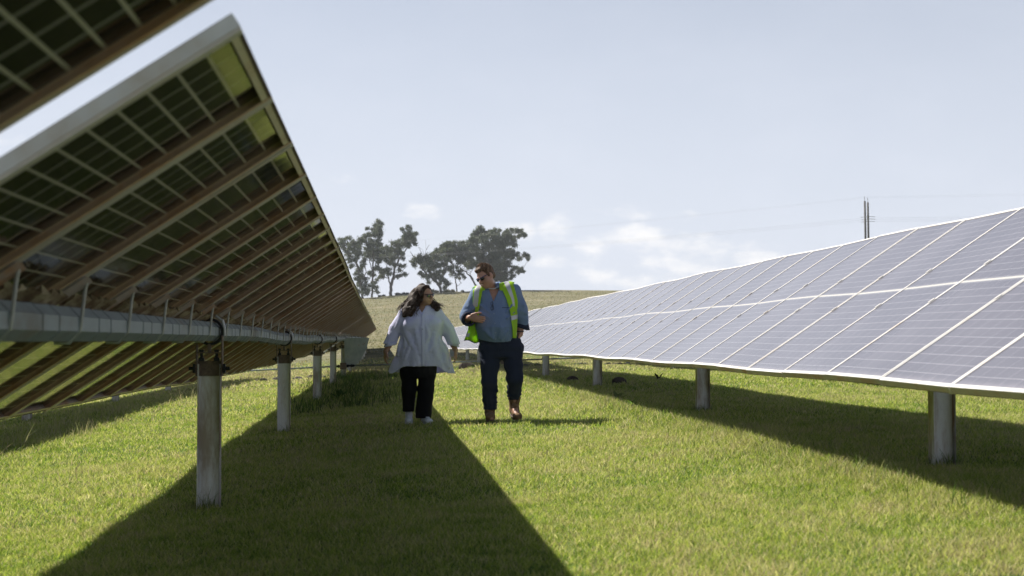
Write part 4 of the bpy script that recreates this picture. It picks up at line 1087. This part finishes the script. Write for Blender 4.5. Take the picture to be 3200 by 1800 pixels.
sheet('vest_back_panel', rows, [M['hiv'], M['silver']], vest, .003, lambda i, j: 0)

# ---------------- the woman
wx_, wy_ = .428, 16.9
sd = SDF((-.52,-.34,-.02), (.56,.30,1.70), .0055)
Hw = Head((.085,-.045,1.525), (.70,-.71,-.06), -.12, .98)
head_skin(sd, Hw, 1.12)
Hw.e(sd, (0,.02,-.080), (.050,.045,.030), .03)
sd.cone((.04,.0,1.34), (.072,-.01,1.45), .066, .060, .04)
sd.loft([(1.37,.04,0,.14,.08),(1.25,.035,-.01,.19,.12),(1.1,.04,0,.19,.14),(.9,.03,0,.2,.15),(.75,.02,0,.19,.13)], .03)
sd.cone((-.14,0,1.32), (-.26,.02,1.09), .062, .055, .04); sd.cone((-.26,.02,1.09), (-.378,-.04,.855), .050, .030, .03)
hand(sd, (-.380,-.045,.862), (-.06,-.10,-1), (1,.3,0), (.55,-1,0), .50, .98)
sd.cone((.22,0,1.32), (.345,.02,1.09), .062, .055, .04); sd.cone((.345,.02,1.09), (.447,-.05,.875), .050, .030, .03)
hand(sd, (.450,-.052,.880), (.03,-.12,-1), (-1,.2,0), (-.45,-1,0), .40, .98)
for s_, x0, k1, x1, y1, z1 in ((-1,-.10,-.02,-.105,.08,.14),(1,.10,-.05,.065,-.03,.07)):
    sd.cone((x0,0,.74), (x0+.005,k1,.42), .09, .055, .03); sd.cone((x0+.005,k1,.42), (x1,y1,z1), .05, .034, .02)
sd.cone((-.105,.08,.11),(-.102,-.03,.03),.032,.024,.02); sd.cone((.07,-.03,.06),(.13,-.15,.03),.032,.024,.02)
woman = add_solid('person', sd, M['skin_w'], None); woman.location = (wx_, wy_, gz(wx_, wy_))
tag(woman, 'woman in loose white shirt, black trousers and sunglasses walking beside the man', 'person')
# trousers
sd = SDF((-.36,-.30,.0), (.36,.30,.92), .006)
sd.loft([(.88,.02,0,.20,.16),(.74,.01,0,.228,.165),(.62,.005,0,.215,.15),(.54,.002,0,.20,.13)], .03)
sd.cone((-.105,.0,.62), (-.10,.0,.42), .100, .088, .02); sd.cone((-.10,.0,.42), (-.112,.06,.12), .086, .066, .02)
sd.cone((.108,.0,.62), (.100,-.03,.42), .102, .094, .02); sd.cone((.100,-.03,.42), (.056,-.02,.04), .094, .096, .02)
sd.wrinkle(.003, (12,12,30), 9)
add_solid('trousers', sd, M['black_tr'], woman, keep=lambda c: (c[:,2] < .86) & np.where(c[:,0] < -.022, c[:,2] > .145+.25*np.clip(-.11-c[:,0],-1,.0)*-1*.3, c[:,2] > .075), thick=.005)
# shirt
def fold_(th2, Z):
    k = np.clip((1.15-Z)/.5, 0, 1); return k*(.045*np.sin(6*th2+1.0)+.03*np.sin(11*th2+2.2+Z*3))
sd = SDF((-.50,-.36,.54), (.58,.34,1.46), .0058)
sec = [(1.425,.045,.0,.08,.07),(1.385,.04,.0,.17,.095),(1.34,.04,0,.235,.12),(1.24,.038,-.01,.240,.165),(1.12,.04,-.01,.243,.185),(1.0,.043,0,.252,.195),(.85,.056,0,.300,.22),(.70,.058,.01,.350,.245),(.61,.058,.02,.378,.26),(.54,.058,.02,.380,.26)]
sd.loft(sec, .03, fold_)
for q in (-.075,.155): sd.ell((q,-.11,1.17), (.095,.085,.085), .06)
sd.cone((-.12,0,1.315), (-.262,.01,1.12), .090, .080, .035); sd.cone((-.262,.01,1.12), (-.335,-.03,.935), .078, .070, .012)
sd.cone((.20,0,1.315), (.345,.01,1.12), .090, .080, .035); sd.cone((.345,.01,1.12), (.432,-.03,.94), .078, .066, .012)
rs = random.Random(31)
def ridge(S, secs, t0, z0, t1, z1, rad, bow=.0):
    q = np.array(sorted(secs)); P = []
    for i in range(7):
        u_ = i/6; z = z0+(z1-z0)*u_; th2 = t0+(t1-t0)*u_+bow*math.sin(math.pi*u_)
        cx, cy, a, b_ = [float(np.interp(z, q[:,0], q[:,j])) for j in (1,2,3,4)]
        P.append((cx+(a-.004)*math.cos(th2), cy+(b_-.004)*math.sin(th2), z))
    for i in range(6):
        r0 = rad*math.sin(math.pi*(i+.6)/7.4)+.002; S.cone(P[i], P[i+1], r0, r0, .028)
for k in range(16):
    a0 = -math.pi*rs.uniform(.04,.96); z0 = rs.uniform(.95,1.24); ridge(sd, sec, a0, z0, a0+rs.uniform(-.35,.35), z0-rs.uniform(.18,.36), rs.uniform(.009,.017), rs.uniform(-.15,.15))
for q in (-1,1):
    for k in range(4): a0 = -math.pi/2+q*(1.15-.1*k); ridge(sd, sec, a0, 1.20-.04*k, a0-q*.55, 1.05-.06*k, .012)
for k in range(3):
    sd.cone((-.17-.03*k,-.075,1.28-.05*k), (-.24-.03*k,-.06,1.18-.05*k), .008, .010, .02); sd.cone((.26+.03*k,-.07,1.28-.05*k), (.33+.03*k,-.055,1.19-.05*k), .008, .010, .02)
sd.wrinkle(.0055, (30,24,15), 12); sd.wrinkle(.003, (60,40,40), 14)
def wkeep(c):
    x, y, z = c.T; u = np.abs(x-.03)
    body_hem = np.where(y < -.04, .685-.085*sst((u-.18)/.17), .600-.02*np.cos((x-.058)*7))
    sleeve = ((x < -.235) & (z < 1.12) & (x < -.245-(1.02-z)*.25)) | ((x > .33) & (z < 1.12) & (x > .335+(1.02-z)*.25))
    k = np.where(sleeve, z > .945+np.where(x < 0, -(x+.32)*.45, (x-.42)*.35)*0+.0, z > body_hem)
    k = np.where((x < -.245) & (z > .80) & (z < .95) & (x > -.42) & (x < -.30-(0)), k & (z > .95) | ((np.abs(x-.058) < .30)), k)
    v = (y < -.01) & (z > 1.315) & (np.abs(x-.045) < (z-1.315)*.62)
    return k & ~v & (z < 1.405)
wsh = add_solid('shirt', sd, M['white_sh'], woman, keep=wkeep, thick=.003)
ws = sd
for z_ in (1.30,1.215,1.12,1.03,.93,.83):
    x_ = .05; col_ = ws.d[int((x_+.50)/.0058), :, int((z_-.54)/.0058)]; y_ = -.36+int(np.argmax(col_ < 0))*.0058
    b = MB(); b.tube([(x_,y_-.005,z_),(x_,y_+.003,z_)], .0062, 8); b.build('button', M['btn'], wsh)
# placket: a narrow raised strip down the front
rows = []
for z_ in np.linspace(1.31, .69, 26):
    r_ = []
    for x_ in (.030,.072):
        col_ = ws.d[int((x_+.50)/.0058), :, int((z_-.54)/.0058)]; r_.append((x_, -.36+int(np.argmax(col_ < 0))*.0058-.004, z_))
    rows.append(r_)
ys_f = [np.mean([rows[max(0,min(25,i+k))][j][1] for k in (-2,-1,0,1,2)]) for i in range(26) for j in (0,)]
rows = [[(p[0], ys_f[i], p[2]) for p in r_] for i, r_ in enumerate(rows)]
sheet('placket', rows, [M['white_sh']], wsh, .003)
collar(woman, .050, -.005, 1.400, .085, .082, M['white_sh'], .055, .40)
for c0, c1, r0, r1 in (((-.315,-.025,.965),(-.326,-.035,.925),.070,.074),((.412,-.025,.965),(.422,-.035,.925),.066,.070)):
    rows = [[Vector(c0).lerp(Vector(c1), t_)+Vector((math.cos(a),math.sin(a)*.9,.22*math.cos(a)*(1 if c0[0] > 0 else -1)*-1))*rr_ for a in np.linspace(0,2*math.pi,19)] for t_, rr_ in ((0,r0),(.5,r1),(1,r1),(1,r0-.012))]
    sheet('cuff', rows, [M['white_sh']], woman, .003)
# shoes
def shoe(a, t_, h_):
    sd = SDF((min(a[0],t_[0])-.09, t_[1]-.10, -.03), (max(a[0],t_[0])+.09, a[1]+.10, h_+.04), .0042)
    sd.cone(a, t_, .040, .036, .02, (1.05,1,.9)); sd.cone((a[0],a[1],a[2]), (a[0],a[1]+.01,h_), .042, .040, .02); sd.ell((t_[0],t_[1],t_[2]), (.046,.055,.034), .02)
    for k in range(3):
        f_ = .35+.2*k; p = np.array(a)*(1-f_)+np.array(t_)*f_; sd.cone((p[0]-.022,p[1],p[2]+.042),(p[0]+.022,p[1]-.01,p[2]+.040),.0045,.0045,.003)
    so_ = add_solid('shoe', sd, M['shoe'], woman)
    b2 = SDF((min(a[0],t_[0])-.09, t_[1]-.10, -.04), (max(a[0],t_[0])+.09, a[1]+.10, a[2]+.04), .0042)
    b2.cone((a[0],a[1]+.012,a[2]-.040), (t_[0],t_[1]-.012,t_[2]-.032), .036, .038, .01, (1.3,1.2,.45)); add_solid('shoe_sole', b2, M['shoe'], so_)
shoe((-.103,.075,.105), (-.102,-.03,.045), .17)
shoe((.085,-.04,.055), (.128,-.165,.042), .085)
# hair
sd = SDF((-.30,-.26,1.20), (.36,.22,1.72), .0048)
Hw.e(sd, (0,-.032,.040), (.090,.102,.098), .02); Hw.e(sd, (0,-.085,-.030), (.080,.060,.095), .04)
Hw.e(sd, (.082,.005,.0), (.020,.045,.07), .02); Hw.e(sd, (-.082,-.005,.0), (.018,.035,.07), .02)
Hw.e(sd, (.0,.105,-.012), (.068,.075,.085), 0, True)
for pts, r0, r1 in (([(.02,.03,1.56),(-.03,.02,1.50),(-.075,-.02,1.43),(-.11,-.07,1.37),(-.15,-.115,1.315)], .075, .042),
                    ([(.0,.03,1.50),(-.07,.03,1.44),(-.13,-.02,1.40),(-.16,-.07,1.35)], .05, .028),
                    ([(-.06,-.05,1.42),(-.07,-.11,1.35),(-.09,-.14,1.30)], .045, .030),
                    ([(.12,.03,1.47),(.165,-.01,1.42),(.20,-.06,1.40),(.215,-.10,1.375)], .040, .032),
                    ([(.20,-.06,1.40),(.235,-.09,1.385)], .034, .022)):
    for i in range(len(pts)-1):
        n_ = len(pts)-1; sd.cone(pts[i], pts[i+1], r0+(r1-r0)*i/n_, r0+(r1-r0)*(i+1)/n_, .03)
sd.wrinkle(.0085, (75,75,48), 21)
hw = add_solid('hair', sd, M['hair_w'], woman)
st = []; rs = random.Random(9)
paths = ([(.03,.02,1.62),(-.02,.03,1.55),(-.07,.0,1.46),(-.12,-.05,1.39),(-.15,-.10,1.32),(-.15,-.12,1.27)], [(.0,.02,1.60),(-.06,.03,1.50),(-.13,.0,1.43),(-.17,-.04,1.38),(-.185,-.07,1.33)],
         [(.02,-.04,1.60),(-.01,-.10,1.50),(-.04,-.13,1.42),(-.08,-.15,1.34),(-.09,-.16,1.28)], [(.14,.04,1.50),(.17,.0,1.43),(.205,-.06,1.41),(.24,-.10,1.39),(.235,-.12,1.36)])
for k in range(300):
    P_ = paths[rs.choice([0,0,1,1,2,3])]; dx, dy, dz = rs.gauss(0,.026), rs.gauss(0,.026), rs.gauss(0,.012); ph = rs.uniform(0,6.3); am = rs.uniform(.004,.014); pts = []
    nseg = 16; cut_ = rs.uniform(.8,1.05)
    for i in range(nseg+1):
        f_ = i/nseg*(len(P_)-1)*min(1,cut_); j = min(int(f_), len(P_)-2); u_ = f_-j; q = Vector(P_[j]).lerp(Vector(P_[j+1]), u_)
        g_ = .4+.9*i/nseg; pts.append(q+Vector((dx*g_*1.3+am*math.sin(i*.9+ph), dy*g_+am*math.cos(i*.9+ph), dz)))
    st.append((pts, rs.uniform(.0022,.0042)))
seg_strands('hair_strands', st, M['hair_w'], woman, 4)
sunglasses(Hw, woman, M['bframe'], False)
# ------------------------------------------------------------------ haze
hz_ = MB(); hz_.box((0, 190, 15.5), (700, 620, 37))
t = NT('haze_air'); pv = t.n('ShaderNodeVolumePrincipled'); pv.inputs['Density'].default_value = HAZE; pv.inputs['Color'].default_value = (.86,.91,1,1); pv.inputs['Anisotropy'].default_value = .2
t.l(pv.outputs[0], t.out.inputs['Volume'])
if HAZE > 0: tag(hz_.build('haze', t.mat), 'faint pale air between the camera and the hill', 'haze', kind='stuff')
# ------------------------------------------------------------------ sky, sun, camera
SUN = Vector((-.66, .73, 1.0)).normalized()
w = bpy.data.worlds.new('World'); sc.world = w; w.use_nodes = True
nt = w.node_tree; nt.nodes.clear()
def N(typ, **kw):
    x = nt.nodes.new(typ)
    for k, v in kw.items(): setattr(x, k, v)
    return x
def ML(op, a, b=None, c=None):
    x = N('ShaderNodeMath', operation=op)
    for i, v in enumerate((a, b, c)):
        if v is None: continue
        if isinstance(v, (int, float)): x.inputs[i].default_value = v
        else: nt.links.new(v, x.inputs[i])
    return x.outputs[0]
sky = N('ShaderNodeTexSky', sky_type='NISHITA'); sky.sun_disc = False
sky.sun_elevation = math.asin(SUN.z); sky.sun_rotation = math.atan2(SUN.x, SUN.y)
sky.air_density = SKY_AIR; sky.dust_density = SKY_DUST; sky.ozone_density = 1.0
hsv = N('ShaderNodeHueSaturation'); hsv.inputs['Saturation'].default_value = SKY_SAT
nt.links.new(sky.outputs[0], hsv.inputs['Color'])
tc = N('ShaderNodeTexCoord'); sp = N('ShaderNodeSeparateXYZ'); nt.links.new(tc.outputs['Generated'], sp.inputs[0])
az = ML('MULTIPLY', ML('ARCTAN2', sp.outputs[0], sp.outputs[1]), 180/math.pi)
el = ML('MULTIPLY', ML('ARCSINE', sp.outputs[2]), 180/math.pi)
cmb = N('ShaderNodeCombineXYZ'); nt.links.new(az, cmb.inputs[0]); nt.links.new(ML('MULTIPLY', el, 1.9), cmb.inputs[1])
n1 = N('ShaderNodeTexNoise'); n1.inputs['Scale'].default_value = .55; n1.inputs['Detail'].default_value = 7; n1.inputs['Roughness'].default_value = .58
nt.links.new(cmb.outputs[0], n1.inputs['Vector'])
n2 = N('ShaderNodeTexNoise'); n2.inputs['Scale'].default_value = .22; n2.inputs['Detail'].default_value = 5
nt.links.new(cmb.outputs[0], n2.inputs['Vector'])
# small cumulus low over the hill: azimuth, elevation, half width, half height (degrees), strength
CL = [(-2.2,6.35,1.0,.30,.6),(-.7,5.2,.9,.25,.45),(1.6,5.05,1.3,.42,.65),(5.5,4.4,1.0,.5,.6),(7.1,4.5,.9,.6,.8),(8.4,3.7,1.3,.5,.8),(10.2,4.1,1.6,.55,1.),(11.5,3.7,2.6,.6,.9),(13.0,3.0,4.2,.6,.6),(7.5,3.1,2.6,.5,.6),
      (13.6,3.6,2.0,.5,.7),(15.0,3.2,1.8,.45,.6),(9.2,2.4,3.2,.6,.7),(12.0,5.0,4.0,.5,.45),(3.2,3.6,2.0,.5,.5),(12.5,3.2,3.5,.8,.85),(3.0,2.4,3,.6,.4),(-14,7,4,1.2,.5),(22,4,3,.6,.4),(40,8,9,2,.6),(-50,10,12,2,.6)]
acc = None
for a, e, ha, he, st in CL:
    u = ML('DIVIDE', ML('SUBTRACT', az, a), ha); v = ML('DIVIDE', ML('SUBTRACT', el, e), he)
    d = ML('SUBTRACT', 1.0, ML('ADD', ML('MULTIPLY', u, u), ML('MULTIPLY', v, v)))
    d = ML('MULTIPLY', ML('MAXIMUM', ML('ADD', d, .9), 0), st*.5)
    acc = d if acc is None else ML('MAXIMUM', acc, d)
m = N('ShaderNodeMapRange', interpolation_type='SMOOTHSTEP'); m.inputs['From Min'].default_value = .38; m.inputs['From Max'].default_value = 1.15
nt.links.new(ML('ADD', acc, ML('MULTIPLY', ML('SUBTRACT', n1.outputs[0], .5), 2.0)), m.inputs[0])
wisp = N('ShaderNodeMapRange', interpolation_type='SMOOTHSTEP'); wisp.inputs['From Min'].default_value = .35; wisp.inputs['From Max'].default_value = .85
nt.links.new(n2.outputs[0], wisp.inputs[0])
cm = ML('MULTIPLY', m.outputs[0], CLOUD_A)
mixc = N('ShaderNodeMix', data_type='RGBA'); nt.links.new(cm, mixc.inputs[0])
# thin high haze that whitens the whole sky a little
veil = N('ShaderNodeMix', data_type='RGBA'); hz = N('ShaderNodeMapRange', interpolation_type='SMOOTHSTEP'); hz.inputs['From Min'].default_value = 32; hz.inputs['From Max'].default_value = 0
nt.links.new(el, hz.inputs[0])
nt.links.new(ML('MULTIPLY', ML('ADD', VEIL, ML('MULTIPLY', wisp.outputs[0], .08)), hz.outputs[0]), veil.inputs[0])
nt.links.new(hsv.outputs[0], veil.inputs[6]); veil.inputs[7].default_value = (*VEIL_C, 1)
nt.links.new(veil.outputs[2], mixc.inputs[6]); mixc.inputs[7].default_value = (*CLOUD_C, 1)
bg = N('ShaderNodeBackground'); bg.inputs[1].default_value = SKY_STR
nt.links.new(mixc.outputs[2], bg.inputs[0]); wo = N('ShaderNodeOutputWorld'); nt.links.new(bg.outputs[0], wo.inputs[0])

sl = bpy.data.lights.new('sun', 'SUN'); sl.energy = SUN_E; sl.angle = R(.5); sl.color = (1, .95, .86)
so = bpy.data.objects.new('sun', sl); col.objects.link(so); so.location = (-20, 20, 40)
so.rotation_euler = (-SUN).to_track_quat('-Z', 'Y').to_euler()

cd = bpy.data.cameras.new('camera'); cam = bpy.data.objects.new('camera', cd); col.objects.link(cam)
cd.lens = 50; cd.sensor_width = 36; cd.clip_end = 3000; cd.clip_start = .05
cam.location = (0,0,0); yaw = R(5.24); pit = R(2.05)
fwd = Vector((math.sin(yaw)*math.cos(pit), math.cos(yaw)*math.cos(pit), math.sin(pit)))
cam.rotation_euler = fwd.to_track_quat('-Z', 'Y').to_euler()
cd.dof.use_dof = True; cd.dof.focus_distance = 16.8; cd.dof.aperture_fstop = 4.0
sc.camera = cam
sc.render.engine = 'CYCLES'
sc.render.resolution_x = 1024; sc.render.resolution_y = 576
sc.view_settings.view_transform = 'Standard'; sc.view_settings.look = 'None'
sc.view_settings.gamma = 1; sc.view_settings.exposure = EXPOSURE
